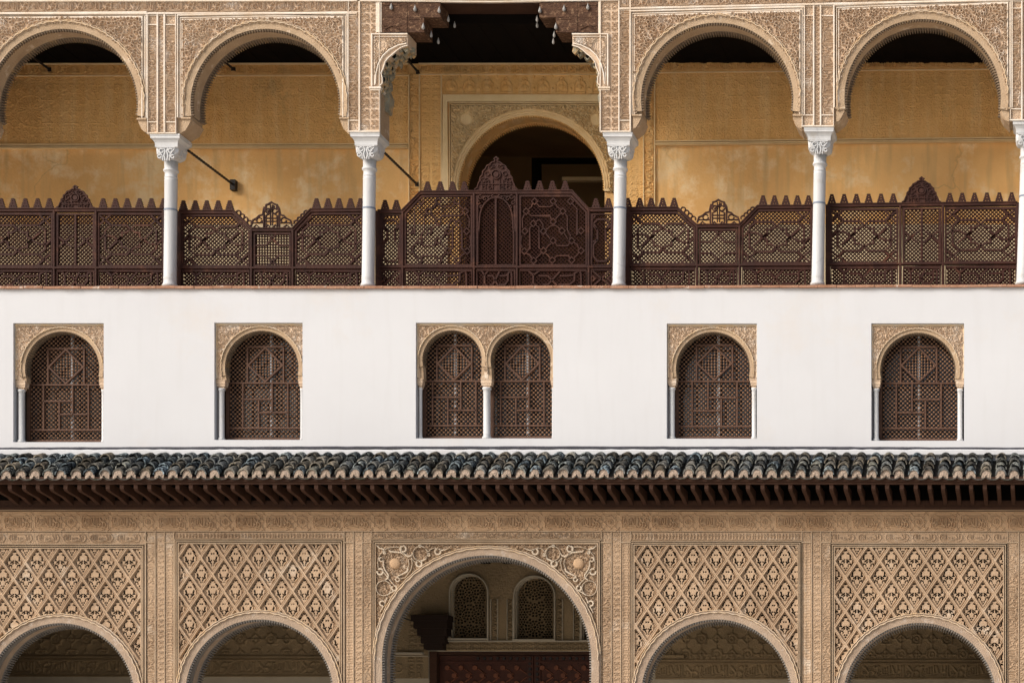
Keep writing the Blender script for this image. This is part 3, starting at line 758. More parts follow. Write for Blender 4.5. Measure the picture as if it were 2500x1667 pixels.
wall_o = ww.build('white_wall', M['white'], palace)
# slightly sagging clay ledge under the screens
ld = MB(0)
xs = np.arange(XL, XR + 1, 46.0)
for i in range(len(xs) - 1):
    a, b = xs[i], xs[i + 1]; g = random.Random(i)
    y0 = 702.5 - (a > 1200) * (a - 1200) * .0028 + g.uniform(-.5, .5)
    ld.prism([(a + .6, y0), (b - .3, y0 - .1 + g.uniform(-.3, .3)), (b - .3, y0 + 5.2), (a + .6, y0 + 5.6)], -.085 - g.uniform(0, .012), .45)
ld.build('ledge', M['ledge'], palace)
fs_ = MB(0)
P = [(x, 1094.5 + 3.2 * ((x - 1250) / 1250) ** 2 + random.uniform(-.5, .5)) for x in range(XL, XR + 1, 24)]
fs_.ribbon(P, 6.2, -.085, -.045); fs_.build('dark_flashing', M['slate'], palace)

def clip_convex(poly, px, py, dx, dy):
    """segment of the line p+t*d inside a convex polygon (list of xy)"""
    t0, t1 = -1e9, 1e9; n = len(poly)
    area = sum(poly[i][0] * poly[(i + 1) % n][1] - poly[(i + 1) % n][0] * poly[i][1] for i in range(n))
    sg = 1 if area > 0 else -1
    for i in range(n):
        ax, ay = poly[i]; bx, by = poly[(i + 1) % n]
        nx, ny = -(by - ay) * sg, (bx - ax) * sg       # inward normal
        den = nx * dx + ny * dy; num = nx * (px - ax) + ny * (py - ay)
        if abs(den) < 1e-9:
            if num < 0: return None
            continue
        t = -num / den
        if den > 0: t0 = max(t0, t)
        else: t1 = min(t1, t)
    return (t0, t1) if t1 - t0 > .5 else None
def lattice(mb, poly, pitch, wd, Y, th=.012, angs=(45, -45), anchor=(0, 0)):
    xs_ = [p[0] for p in poly]; ys_ = [p[1] for p in poly]
    diag = math.hypot(max(xs_) - min(xs_), max(ys_) - min(ys_))
    cx, cy = sum(xs_) / len(xs_), sum(ys_) / len(ys_)
    for q, a in enumerate(angs):
        dx, dy = math.cos(R(a)), math.sin(R(a)); nx, ny = -dy, dx
        c0 = (cx - anchor[0]) * nx + (cy - anchor[1]) * ny
        k0 = math.ceil((c0 - diag / 2) / pitch); k1 = math.floor((c0 + diag / 2) / pitch)
        for k in range(k0, k1 + 1):
            px, py = anchor[0] + nx * k * pitch, anchor[1] + ny * k * pitch
            t = clip_convex(poly, px, py, dx, dy)
            if not t: continue
            a_, b_ = (px + dx * t[0], py + dy * t[0]), (px + dx * t[1], py + dy * t[1])
            h = wd / 2; Yf = Y + q * .004
            vs = []
            for e in (a_, b_):
                vs += [mb.w(e[0] - nx * h, e[1] - ny * h, Yf + th), mb.w(e[0] - nx * h * .5, e[1] - ny * h * .5, Yf), mb.w(e[0] + nx * h * .5, e[1] + ny * h * .5, Yf), mb.w(e[0] + nx * h, e[1] + ny * h, Yf + th)]
            mb.add(vs, [(0, 1, 5, 4), (1, 2, 6, 5), (2, 3, 7, 6), (0, 4, 7, 3)])
def beads(mb, poly, pitch, r, Y, anchor=(0, 0), ortho=False):
    f = in_poly(poly); xs_ = [p[0] for p in poly]; ys_ = [p[1] for p in poly]
    s2 = pitch / math.sqrt(2) if not ortho else pitch
    pts = []
    i0, i1 = int((min(xs_) - anchor[0]) / s2) - 1, int((max(xs_) - anchor[0]) / s2) + 1
    j0, j1 = int((min(ys_) - anchor[1]) / s2) - 1, int((max(ys_) - anchor[1]) / s2) + 1
    for i in range(i0, i1 + 1):
        for j in range(j0, j1 + 1):
            if not ortho and (i + j) % 2: continue
            pts.append((anchor[0] + i * s2, anchor[1] + j * s2))
    if not pts: return
    A = np.array(pts); ok = f(A[:, 0], A[:, 1])
    for (x, y), o in zip(pts, ok):
        if not o: continue
        vs = [mb.w(x + r * c, y + r * s_, Y + .006) for c, s_ in ((1, 0), (.5, .87), (-.5, .87), (-1, 0), (-.5, -.87), (.5, -.87))] + [mb.w(x, y, Y - .008)]
        mb.add(vs, [((k + 1) % 6, k, 6) for k in range(6)])

def small_capital(mb, x0, x1, y0, y1, Yf, Yb):
    c = (x0 + x1) / 2; hw = (x1 - x0) / 2; d = (Yb - Yf)
    mb.box(x0, y0, x1, y0 + (y1 - y0) * .45, Yf, Yb)
    mb.box(x0 + 1, y0 + (y1 - y0) * .47, x1 - 1, y0 + (y1 - y0) * .7, Yf + .006, Yb - .004)
    mb.box(x0 + hw * .35, y0 + (y1 - y0) * .72, x1 - hw * .35, y1, Yf + .02, Yb - .02)
    mb.box(x0 - .6, y0 - 2, x1 + .6, y0 - .2, Yf - .006, Yb)
def cyl(mb, cx, cyY, prof, n=20, lean=0.0, seg=None):
    """turned shape: prof = [(py, radius m)]; cx px on the MB plane, cyY world Y"""
    X0 = PX(cx, mb.Yr); rows = []
    ztop = PZ(prof[0][0], mb.Yr); zb = PZ(prof[-1][0], mb.Yr)
    for py, r in prof:
        z = PZ(py, mb.Yr); dx = lean * (z - zb)
        rows.append([(X0 + dx + r * math.cos(2 * math.pi * k / n), cyY + r * math.sin(2 * math.pi * k / n), z) for k in range(n)])
    fs = []
    for i in range(len(rows) - 1):
        for k in range(n): fs.append((i * n + (k + 1) % n, i * n + k, (i + 1) * n + k, (i + 1) * n + (k + 1) % n))
    nn = len(rows) * n
    fs.append(tuple(range(n))); fs.append(tuple(reversed([nn - n + k for k in range(n)])))
    mb.add([v for row in rows for v in row], fs)

GY = .17   # depth of the wooden lattice in the windows
for wi, W in enumerate(WIN):
    x0, y0, x1, y1 = W['r']
    o = bpy.data.objects.new('window', None); link(o, palace); o.location = Vector((PX((x0 + x1) / 2), 0, PZ(y1))) - palace.location
    arches = W['arch']
    # stucco head with its arched openings
    holes = []; m = MB(0)
    spr = 932 + (y1 - 1080) * .55
    outl = [(x0 + .8, y0 + 1), (x1 - .8, y0 + 1), (x1 - .8, spr)]
    for (l, r_, c) in reversed(arches):
        rad = (r_ - l) / 2; cx = (l + r_) / 2
        if outl[-1][0] > r_ - 4: outl.append((r_ - 3, spr))
        outl += [(cx + rad * math.cos(R(a)), c + rad + .5 - rad * math.sin(R(a))) for a in np.linspace(-8, 188, 41)]
        outl.append((l + 3, spr))
    outl.append((x0 + .8, spr))
    m.prism(outl, .012, .125)
    m.build('arch_head', M['arch_band'], o)
    hf = HF(x0 + 4, y0 + 6, x1 - 2, spr - 4, 1.2, .008)
    hf.curls(x0 + 6, y0 + 8, x1 - 3, spr - 20, 8.2, 2.4, 1.6, .028, seed=60 + wi)
    def msk(X, Y, arches=arches):
        k_ = np.ones(X.shape, bool)
        for (l, r_, c) in arches:
            rad = (r_ - l) / 2; cx = (l + r_) / 2
            k_ &= ~(((X - cx) ** 2 + (Y - c - rad) ** 2 < (rad + 8) ** 2) | ((abs(X - cx) < rad + 5) & (Y > c + rad)))
        return k_
    hf.build('arch_carving', M['ornament'], o, msk)
    m = MB(0); mb_ = MB(0); mi = MB(0)
    m.box(x0 + .6, y0 + .8, x1 - .6, y0 + 4.6, -.012, .05); m.box(x0 + .6, y0 + 4.8, x0 + 4, spr - 6, -.005, .05); m.box(x1 - 3, y0 + 4.8, x1 - .6, spr - 6, -.005, .05)
    for (l, r_, c) in arches:
        rad = (r_ - l) / 2; cx = (l + r_) / 2
        pr = ((0, .05), (0, -.002), (.7, -.004), (.72, -.016), (.95, -.016), (1.0, .0), (1.02, .03))
        archivolt(mb_, cx, c + rad, rad, 11, -12, 192, 0, pr)
        bead(m, cx, c + rad, rad + 9.5, 8, 172, 1.5, -.026, -.005, .6)
        intrados(mi, cx, c + rad, rad, -12, 192, .0, .13, 5.6, 2.6)
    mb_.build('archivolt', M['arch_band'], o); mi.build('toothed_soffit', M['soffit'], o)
    m.build('frame_moulding', M['bead'], o)
    # colonnettes
    def colonnette(cx, rad, capw):
        ms = MB(0); small_capital(ms, cx - capw, cx + capw, spr - 1, spr + 19, .0, .11)
        ms.build('colonnette_capital', M['ornament'], o)
        ms = MB(0)
        cyl(ms, cx, .035, [(spr + 18, rad * K * 1.25), (spr + 22, rad * K * 1.3), (spr + 24, rad * K), (spr + 32, rad * K * 1.05), (spr + 34, rad * K), (y1 - 8, rad * K * 1.03), (y1 - 6, rad * K * 1.3), (y1 - .5, rad * K * 1.35)], 16)
        ms.build('colonnette', M['marble'], o, smooth=True)
    lft = arches[0][0]; rgt = arches[-1][1]
    colonnette((x0 + lft) / 2 + .5, (lft - x0) * .29, (lft - x0) * .5)
    colonnette((x1 + rgt) / 2 - .5, max((x1 - rgt) * .28, 2.2), max((x1 - rgt) * .48, 3))
    if len(arches) == 2: colonnette(1187, 8.5, 13)
    # wooden lattice in each opening
    for ai, (l, r_, c) in enumerate(arches):
        rad = (r_ - l) / 2; cx = (l + r_) / 2
        ox, oy, sc, flip = W['bars'][ai]
        if flip: TX = lambda x: ox - x * sc
        else: TX = lambda x: ox + x * sc
        TY = lambda y: oy + y * (sc if sc != 1 else 1) + (0 if sc == 1 else 0)
        if sc != 1: TY = lambda y: 931 + (y - 940) * .985
        sh = -(VX - cx) * GY / D * 0
        Yr = GY
        # photo positions are on the lattice plane itself
        L_ = max(l - 4 + (VX - l) * .0045, x0 + 2); Rr = min(r_ + 12, x1 + 8)
        g1 = MB(Yr); g2 = MB(Yr)
        sq0, sq1 = sorted((TX(119), TX(207))); syt, syb = TY(852), TY(940)
        top = c - 8
        arcp = [(cx + 4 - (rad + 6) * math.cos(R(a)), c + rad - (rad + 6) * math.sin(R(a))) for a in range(0, 181, 9)]
        def clipx(poly, xa, xb):
            out_ = []
            for p in poly: out_.append((min(max(p[0], xa), xb), p[1]))
            res = []
            for p in out_:
                if not res or (abs(res[-1][0] - p[0]) + abs(res[-1][1] - p[1]) > .01): res.append(p)
            return res
        full = [(L_, syb)] + [p for p in arcp] + [(Rr, syb)]
        dm = ((sq0 + sq1) / 2, (syt + syb) / 2 + 1)
        regs = [([(L_, TY(860)), (sq0, TY(860) ), (sq0, syb), (L_, syb)], (45, -45))]
        regs = [([(L_, syb), (L_, c + rad * .8), (cx + 4 - (rad + 6) * .86, c + rad * .5), (sq0, c + rad * .12), (sq0, syb)], (45, -45)),
                ([(sq1, syb), (sq1, c + rad * .05), (cx + 4 + (rad + 6) * .6, c + rad * .12), (cx + 4 + (rad + 6) * .9, c + rad * .5), (Rr, c + rad * .85), (Rr, syb)], (45, -45)),
                ([(sq0, syt), (sq0, c + rad * .10), (cx - rad * .3, c - 8), (cx + rad * .35, c - 8), (sq1, c + rad * .05), (sq1, syt)], (45, -45)),
                ([(sq0, syt), (dm[0], syt), (sq0, dm[1])], (45, -45)), ([(dm[0], syt), (sq1, syt), (sq1, dm[1])], (45, -45)),
                ([(sq0, dm[1]), (dm[0], syb), (sq0, syb)], (45, -45)), ([(sq1, dm[1]), (sq1, syb), (dm[0], syb)], (45, -45)),
                ([(dm[0], syt), (sq1, dm[1]), (dm[0], syb), (sq0, dm[1])], (0, 90)),
                ([(L_, syb), (Rr, syb), (Rr, y1), (L_, y1)], (45, -45))]
        for poly, an in regs:
            pt = 7.6 if an[0] else 7.4
            g1.m = 0; lattice(g1, poly, pt, 2.0, Yr, .014, an, dm)
            g1.m = 1; beads(g1, poly, pt, 2.35, Yr - .004, dm, ortho=not an[0])
        g1.build('lattice', [M['window_wood'], M['lit_bead']], o)
        bar = lambda a, b, c_, d_, wd=4.4: g2.ribbon([(TX(a), TY(b)), (TX(c_), TY(d_))], wd, Yr - .026, Yr + .004)
        bar(119, 852, 119, 940); bar(207, 852, 207, 940); bar(117, 852, 209, 852)
        g2.ribbon([(dm[0], syt + 2), (sq1 - 2, dm[1]), (dm[0], syb - 3), (sq0 + 2, dm[1])], 4.6, Yr - .03, Yr + .004, closed=True)
        g2.ribbon([(L_, TY(940)), (Rr, TY(940))], 4.6, Yr - .027, Yr + .004); g2.ribbon([(L_, TY(1050)), (Rr, TY(1050))], 4.6, Yr - .027, Yr + .004)
        bar(108, 940, 108, 1050); bar(179, 940, 179, 1012); bar(217.5, 940, 217.5, 1050); bar(108, 980, 179, 980)
        bar(146.5, 980, 146.5, 1050); bar(146.5, 1012, 217.5, 1012)
        g2.box(L_ - 2, y1 - 6, Rr, y1 - 1, Yr - .03, Yr + .03); g2.box(L_ - 1, c + rad * .9, L_ + 7, y1 - 6, Yr - .03, Yr + .03)
        g2.ribbon([(cx + 4 - (rad + 1) * math.cos(R(a)), c + rad - (rad + 1) * math.sin(R(a))) for a in range(0, 181, 6)], 9, Yr - .02, Yr + .03)
        g2.build('lattice_frame', M['window_bar'], o)
        g3 = MB(.3)
        cs = W['cs'][ai]
        g3.box(cs - 3, c + 6, cs + 3, y1, .21, .235); g3.build('daylight_slit_strip', M['daylight_slit'], o)  # pale strip painted in for the slit of daylight between shutters
        g4 = MB(.34); g4.box(l - 4, c - 10, r_ + 14, y1 + 4, .335, .345); g4.build('glass_pane', M['glass'], o)

# rooms behind (dark)
rm = MB(0)
zf, zc = PZ(1150), PZ(720)
rm.wbox(PX(XL), PX(XR), 2.6, 2.7, zf, zc); rm.wbox(PX(XL), PX(XR), .29, 2.7, zf - .1, zf); rm.wbox(PX(XL), PX(XR), .29, 2.7, zc, zc + .02)
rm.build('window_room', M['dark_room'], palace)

# ================================================================== upper gallery behind the arcade
BY = 1.8
gz0 = PZ(706)
bw = MB(BY)
dcx, dcy, dr = 1297.5, 461.0, 178.0
door_open = [(dcx - dr * math.cos(R(a)), dcy - dr * math.sin(R(a))) for a in np.linspace(0, 180, 49)]
bw.prism([(XL, 120), (XR, 120), (XR, 800), (XL, 800)], BY + .02, BY + .36, holes=[door_open + [(dcx + dr, 790), (dcx - dr, 790)]])
bw.build('gallery_wall', M['ochre'], palace)
M['dado'] = mat('pale_dado_plaster', (.76, .62, .41), (.60, .48, .31), scale=2, amt=.9, bump=.2)
dd = MB(BY); dd.box(XL, 548, dcx - dr - 26, 800, BY - .012, BY + .03); dd.box(dcx + dr + 26, 548, XR, 800, BY - .012, BY + .03); dd.build('gallery_dado', M['dado'], palace)
gl = MB(0)
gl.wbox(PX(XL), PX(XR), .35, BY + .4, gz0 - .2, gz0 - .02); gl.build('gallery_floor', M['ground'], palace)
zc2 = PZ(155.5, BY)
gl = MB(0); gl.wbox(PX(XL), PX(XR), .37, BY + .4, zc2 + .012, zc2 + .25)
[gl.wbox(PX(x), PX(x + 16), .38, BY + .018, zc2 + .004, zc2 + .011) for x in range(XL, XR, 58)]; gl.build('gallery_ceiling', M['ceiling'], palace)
rf = MB(0); rf.wbox(PX(XL), PX(XR), -.05, 5.5, PZ(-160), PZ(-175)); rf.wbox(PX(XL), PX(XR), 5.4, 5.5, 0, PZ(-160)); rf.wbox(PX(XL) - .1, PX(XL), -.05, 5.5, 0, PZ(-160)); rf.wbox(PX(XR), PX(XR) + .1, -.05, 5.5, 0, PZ(-160))
rf.build('outer_shell', M['white'], palace)

def back_panel(x0, x1, tilt, yt=160.5, y_d=352):
    o = bpy.data.objects.new('gallery_panel', None); link(o, palace); o.location = Vector((PX((x0 + x1) / 2, BY), BY, PZ(y_d, BY))) - palace.location
    hf = HF(x0, yt - 3, x1, y_d + 1, 1.0, BY + .012, tilt, x0)
    hf.band(x0, yt, x1, yt + 23, T_MOTTO, 66.0, 'h', 1.0, wear=.3)
    hf.band(x0, yt + 30, x1, y_d, T_GIRIH, 56, 'h', 1.0, vperiod=56, wear=.2)
    for k in range(int((x1 - x0) / 225) + 1):        # big rosettes
        c = (x0 + 150 + k * 225, (yt + y_d) / 2 + 15)
        hf.disc(c, 36, 0.001, cut=True)
        for a in range(0, 360, 30):
            pts = [(c[0] + 12 * math.cos(R(a)), c[1] + 12 * math.sin(R(a))), (c[0] + 24 * math.cos(R(a - 9)), c[1] + 24 * math.sin(R(a - 9))), (c[0] + 34 * math.cos(R(a)), c[1] + 34 * math.sin(R(a))),
                   (c[0] + 24 * math.cos(R(a + 9)), c[1] + 24 * math.sin(R(a + 9))), (c[0] + 12 * math.cos(R(a)), c[1] + 12 * math.sin(R(a)))]
            hf.stroke(pts, 1.4, .016)
        hf.stroke(arc(c[0], c[1], 38, 0, 360, 24), 1.4, .014)
    tmp = hf.h.copy(); hf.h[:] = 0; hf.curls(x0, yt + 32, x1, y_d, 8.5, 2.2, 1.3, .010, seed=17); hf.h = np.maximum(tmp, hf.h)
    hf.build('geometric_carving', M['ochre_orn'], o)
    m = MB(BY); T = lambda x: tilt * (x - x0)
    for y, wd, d in ((yt - 2.5, 3, .03), (yt + 26, 2.6, .02), (y_d + 3, 3, .04), (y_d + 8, 3.4, .03), (y_d + 12, 1.6, .045)):
        m.ribbon([(x0, y), (x1, y + T(x1))], wd, BY - d, BY + .02)
    m.build('string_moulding', M['ochre_mould'], o)
back_panel(-300, 997, -.001)
back_panel(1600, 2700, -.0105, 152.5, 344)

# the central stretch round the doorway
o = bpy.data.objects.new('doorway', None); link(o, palace); o.location = Vector((PX(1297, BY), BY, PZ(703, BY))) - palace.location
hf = HF(1024, 158, 1600, 184, 1.35, BY + .008); hf.band(1024, 160.5, 1600, 181, T_MOTTO, 64.5, 'h', 1.1); hf.build('motto_carving', M['ochre_orn'], o)
hf = HF(1001, 182, 1024, 500, 1.3, BY + .008); hf.band(1001, 184, 1024, 500, T_MOTTO, 64, 'down', .9, phase=.3); hf.build('vertical_motto_carving', M['ochre_orn'], o)
hf = HF(1572, 182, 1597, 500, 1.3, BY + .008); hf.band(1572, 184, 1597, 500, T_MOTTO, 64, 'up', .8, phase=.1); hf.build('vertical_motto_carving', M['ochre_orn'], o)
for a, b in ((1025, 1077), (1508, 1571)):
    hf = HF(a, 184, b, 520, 1.4, BY + .01); hf.band(a, 184, b, 520, T_SCALE, 26, 'h', .62, vperiod=30, wear=.5); hf.build('scale_carving', M['ochre_orn'], o)
hf = HF(1079, 182, 1520, 230, 1.35, BY + .008); hf.band(1079, 182, 1520, 230, T_LOBED, 45, 'h', .9); hf.build('lobed_carving', M['ochre_orn'], o)
hf = HF(1105, 261, 1500, 470, 1.25, BY + .0, 0)
hf.curls(1107, 263, 1500, 470, 9.0, 2.6, 1.8, .085, seed=77, tail=1.1)
for ex, ey in ((1139, 293), (1456, 293)):
    hf.disc((ex, ey), 17, .0, cut=True); hf.disc((ex, ey), 14.5, .018)
    for dx in (-8, -3, 3, 8): hf.stroke([(ex + dx, ey - 7), (ex + dx, ey + 8)], 1.6, .024)
hf.build('spandrel_carving', M['ochre_mould'], o, lambda X, Y: ((X - dcx) ** 2 + (Y - dcy) ** 2 > (dr + 14) ** 2))
m = MB(BY)
m.ribbon([(1088, 500), (1088, 241.5), (1508, 241.5)], 18, BY - .03, BY + .02, bevel=.06)
m.ribbon([(1099.5, 500), (1099.5, 253.5), (1508, 253.5)], 2.4, BY - .045, BY + .02); m.ribbon([(1103, 500), (1103, 258), (1508, 258)], 3, BY - .03, BY + .02)
for x in (999, 1024.5, 1078, 1571.5, 1598.5): m.box(x - 1.3, 184, x + 1.3, 520, BY - .02, BY + .02)
m.box(1024, 156, 1600, 159, BY - .03, BY + .02); m.box(1024, 182, 1600, 184, BY - .02, BY + .02)
m.build('doorway_moulding', M['ochre_mould'], o)
m = MB(BY); archivolt(m, dcx, dcy, dr, 19, -2, 182, 0, tuple((t, y + BY) for t, y in ((0, .03), (0, -.014), (.72, -.02), (.76, -.034), (.86, -.034), (.9, -.016), (1.0, -.014), (1.03, .02)))); bead(m, dcx, dcy, dr + 9, 0, 180, 2.0, BY - .035, BY - .01, 1.0); bead(m, dcx, dcy, dr + 3, 0, 180, 1.6, BY - .03, BY - .01, .8); m.build('archivolt', M['ochre_mould'], o)
m = MB(BY); intrados(m, dcx, dcy, dr, -2, 182, BY - .012, BY + .37, 6.2, 3.8); m.build('toothed_soffit', M['ochre_orn'], o)
# dim hall behind the doorway
m = MB(BY)
m.wbox(PX(900, BY), PX(1800, BY), 5.1, 5.2, gz0 - .2, PZ(200, BY)); m.wbox(PX(900, BY), PX(900, BY) + .05, BY + .4, 5.2, gz0 - .2, PZ(200, BY)); m.wbox(PX(1800, BY), PX(1800, BY) + .05, BY + .4, 5.2, gz0 - .2, PZ(200, BY))
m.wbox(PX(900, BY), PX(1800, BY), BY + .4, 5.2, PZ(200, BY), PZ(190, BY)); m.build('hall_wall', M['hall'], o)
m = MB(3.6)
m.box(1316, 388, 1500, 396, 3.55, 3.7); m.box(1300, 388, 1318, 720, 3.55, 3.7); m.build('inner_door_frame', M['ceiling'], o)
m = MB(4.2); m.box(1372, 432, 1480, 441, 4.2, 4.3); m.build('inner_beam', M['ochre_mould'], o)

# ================================================================== marble columns
NCOL = ['leftmost marble column, its iron-banded shaft standing between the two left gallery screens',
        'marble column at the left end of the tall central screen, second from the left',
        'marble column at the right end of the tall central screen',
        'marble column between the two right gallery screens, with ringed foot and bluish shaft',
        'marble column cut by the right edge of the view']
CY_ = .20
for k, (cxp, top, bot, lean, imp0) in enumerate([(415, 331, 701, 3, 327), (898.5, 327, 701, 4, 323), (1511, 327, 700, 4, 323), (1996, 315, 697.5, 6, 311), (2496, 298, 696, 10, 293)]):
    c = thing('marble_column', (PX(cxp, CY_), CY_, PZ(bot, CY_)), NCOL[k], 'column', 'marble columns of the upper gallery')
    h_px = bot - top; ln = lean / 300.0
    ms = MB(CY_); r0 = .083
    s0 = top + 66
    cyl(ms, cxp, CY_, [(s0 - 3, r0 * 1.05), (s0 + 17, r0 * 1.02), (s0 + 19, r0 * 1.16), (s0 + 22, r0 * 1.2), (s0 + 24, r0 * 1.12), (s0 + 26, r0 * .96), (s0 + 36, r0 * .96), (s0 + 37, r0 * 1.02), (s0 + 39, r0 * 1.02), (s0 + 40, r0 * .97),
                       (s0 + 43, r0 * .97), (s0 + 44, r0 * 1.03), (s0 + 46, r0 * 1.0), (s0 + 150, r0 * .98), (bot - 24, r0 * 1.0), (bot - 22, r0 * 1.04), (bot - 18, r0 * 1.0), (bot - 9, r0 * 1.02), (bot - 6, r0 * 1.14), (bot, r0 * 1.22)], 28, ln)
    ms.build('shaft', M['marble'], c, smooth=True)
    ms = MB(CY_); yb_ = s0 + 115; dxp = ln * (bot - yb_)
    cyl(ms, cxp + dxp, CY_, [(yb_, r0 * 1.04), (yb_ + 4, r0 * 1.04)], 28, ln); ms.build('iron_band', M['lead'], c, smooth=False)
    # capital: leafy square block rounded into the shaft
    ms = MB(CY_); rows = []; n = 32
    dxc = ln * (bot - s0 + 30) * K
    for t, hw, sq in ((0, .088, 0), (.06, .10, .05), (.14, .135, .3), (.3, .150, .75), (.5, .150, 1), (.8, .148, 1), (.96, .150, 1), (1, .142, 1)):
        row = []
        z = PZ(s0 - 1 - 38 * t, CY_)
        for j in range(n):
            a = 2 * math.pi * (j + .5) / n; ca, sa = math.cos(a), math.sin(a)
            q = 1 / max(abs(ca), abs(sa)); rr = hw * (1 + (min(q, 1.36) - 1) * sq)
            rr += .006 * math.sin(j * 2.4 + t * 17) * (1 if .1 < t < .9 else 0)
            row.append((PX(cxp, CY_) + dxc + rr * ca, CY_ + rr * sa, z))
        rows.append(row)
    fs = []
    for i in range(len(rows) - 1):
        for j in range(n): fs.append((i * n + j, i * n + (j + 1) % n, (i + 1) * n + (j + 1) % n, (i + 1) * n + j))
    ms.add([v for row in rows for v in row], fs)
    # leaf scrolls on the court face
    mc = MB(CY_ - .15); yc = s0 - 20; xc = cxp + dxc / K - (VX - cxp) * .15 / D
    for sg in (-1, 1):
        mc.ribbon(arc(xc + sg * 11, yc - 8, 5, 0, 320, 12), 3, CY_ - .172, CY_ - .14); mc.ribbon(arc(xc + sg * 16, yc + 6, 4, 0, 320, 12), 3, CY_ - .17, CY_ - .14)
        mc.ribbon([(xc + sg * 2, yc + 16), (xc + sg * 5, yc + 4), (xc + sg * 2, yc - 6), (xc + sg * 5, yc - 14)], 3.4, CY_ - .17, CY_ - .14)
        mc.ribbon([(xc + sg * 8, yc + 16), (xc + sg * 9, yc + 4), (xc + sg * 20, yc - 12)], 2.6, CY_ - .168, CY_ - .14)
    mc.ribbon([(xc - 22, yc - 16), (xc + 22, yc - 16)], 2.4, CY_ - .17, CY_ - .14)
    ms.v += []; n0 = len(ms.v); ms.v += mc.v; ms.f += [tuple(i + n0 for i in f) for f in mc.f]; ms.mi += mc.mi; ms.tint += mc.tint
    ms.build('capital', M['marble'], c, smooth=False)
    # impost: cavetto block carrying the pier
    ms = MB(CY_); cxi = PX(cxp, CY_) + dxc * 1.1
    rows = []
    for py, hw in ((imp0 + 30, .150), (imp0 + 27, .156), (imp0 + 26, .150), (imp0 + 19, .156), (imp0 + 14, .172), (imp0 + 11, .190), (imp0 + 10, .196), (imp0 + 5, .196)):
        z = PZ(py, 0) if True else 0
        rows.append([(cxi - hw, .195 - hw, z), (cxi + hw, .195 - hw, z), (cxi + hw, .195 + hw, z), (cxi - hw, .195 + hw, z)])
    fs = [(3, 2, 1, 0), tuple(range((len(rows) - 1) * 4, len(rows) * 4))]
    for i in range(len(rows) - 1):
        for j in range(4): fs.append((i * 4 + j, i * 4 + (j + 1) % 4, (i + 1) * 4 + (j + 1) % 4, (i + 1) * 4 + j))
    ms.add([v for row in rows for v in row], fs)
    ms.wbox(cxi - .2, cxi + .2, -.006, .38, PZ(imp0 + 4.8), PZ(imp0))
    ms.build('impost', M['marble'], c)

# ================================================================== wooden screens between the columns
SY = .36
def merlon_mesh():
    m = MB(SY); cx = VX; b = 1000
    P = []
    n = 6; hw0, hw1 = 11.2, 3.6
    for i in range(n):
        y = b - i * 4.2; hw = hw0 + (hw1 - hw0) * i / (n - 1) * .85
        P.append((cx + hw, y)); P.append((cx + hw - .2, y - 2.6)); P.append((cx + hw - 3.2, y - 3.2)); P.append((cx + hw - 3.2, y - 4.2))
    P.append((cx + 4, b - 25)); P.append((cx - 4, b - 25))
    P += [(2 * cx - x, y) for x, y in reversed(P[:-2])]
    # small piercings
    holes = [[(cx + dx - 1, y - 1.3), (cx + dx + 1, y - 1.3), (cx + dx + 1, y + 1.3), (cx + dx - 1, y + 1.3)] for dx, y in ((0, b - 13), (-3, b - 6), (3, b - 6), (0, b - 19))]
    m.prism(P, -.012, .012, holes)
    me = m.build('merlon', M['wood']).data
    ob = bpy.data.objects['merlon']; bpy.data.objects.remove(ob)
    for v in me.vertices: v.co.z -= PZ(b, SY)
    return me
MERLON = merlon_mesh()

def add_merlons(parent, pts):
    for x, yb in pts:
        o = bpy.data.objects.new('merlon', MERLON); o.location = (PX(x, SY), SY, PZ(yb, SY)); link(o, parent)

STRAP_A = [  # star-and-bar strapwork in the unit square
    [(0, .22), (.2, 0)], [(0, .02), (.2, .22), (.44, .22), (.5, .30), (.56, .22), (.8, .22), (1, .02)], [(1, .22), (.8, 0)],
    [(0, .78), (.2, 1)], [(0, .98), (.2, .78), (.44, .78), (.5, .70), (.56, .78), (.8, .78), (1, .98)], [(1, .78), (.8, 1)],
    [(.5, .30), (.58, .36), (.64, .36), (.64, .44), (.7, .5), (.64, .56), (.64, .64), (.58, .64), (.5, .70), (.42, .64), (.36, .64), (.36, .56), (.3, .5), (.36, .44), (.36, .36), (.42, .36), (.5, .30)],
    [(.0, .5), (.08, .42), (.2, .42), (.3, .5)], [(.7, .5), (.82, .58), (.92, .58), (1, .5)],
    [(.2, .22), (.1, .32), (.1, .68), (.2, .78)], [(.8, .22), (.9, .32), (.9, .68), (.8, .78)],
    [(.16, .66), (.36, .44)], [(.64, .56), (.84, .34)],
]
STRAP_LOW = [[(0, .05), (.12, .05), (.2, .3), (.2, .8), (.28, 1)], [(.12, 1), (.2, .8)], [(.2, .3), (.3, .05), (.9, .05)],
             [(.28, .35), (.42, .35), (.58, 1)], [(.34, .85), (.42, .85), (.6, .1)], [(.6, .35), (.72, .35), (.8, .3)], [(.58, .85), (.74, .85), (.82, .62), (.82, .2), (.9, .05)], [(1, .05), (.9, .05), (.92, .3), (.92, .9)]]
STRAP_KNOT = []
for x, y in ((1465, 225), (1675, 225), (1870, 225), (1370, 335), (1785, 335), (1675, 450), (1450, 470), (1355, 555), (1565, 555), (1775, 550), (1990, 550), (1675, 660), (1885, 660), (1350, 775), (1565, 770), (1990, 770), (1665, 875), (1885, 875), (1455, 880)):
    STRAP_KNOT.append([(x - 36, y), (x, y - 36), (x + 36, y), (x, y + 36), (x - 36, y)])
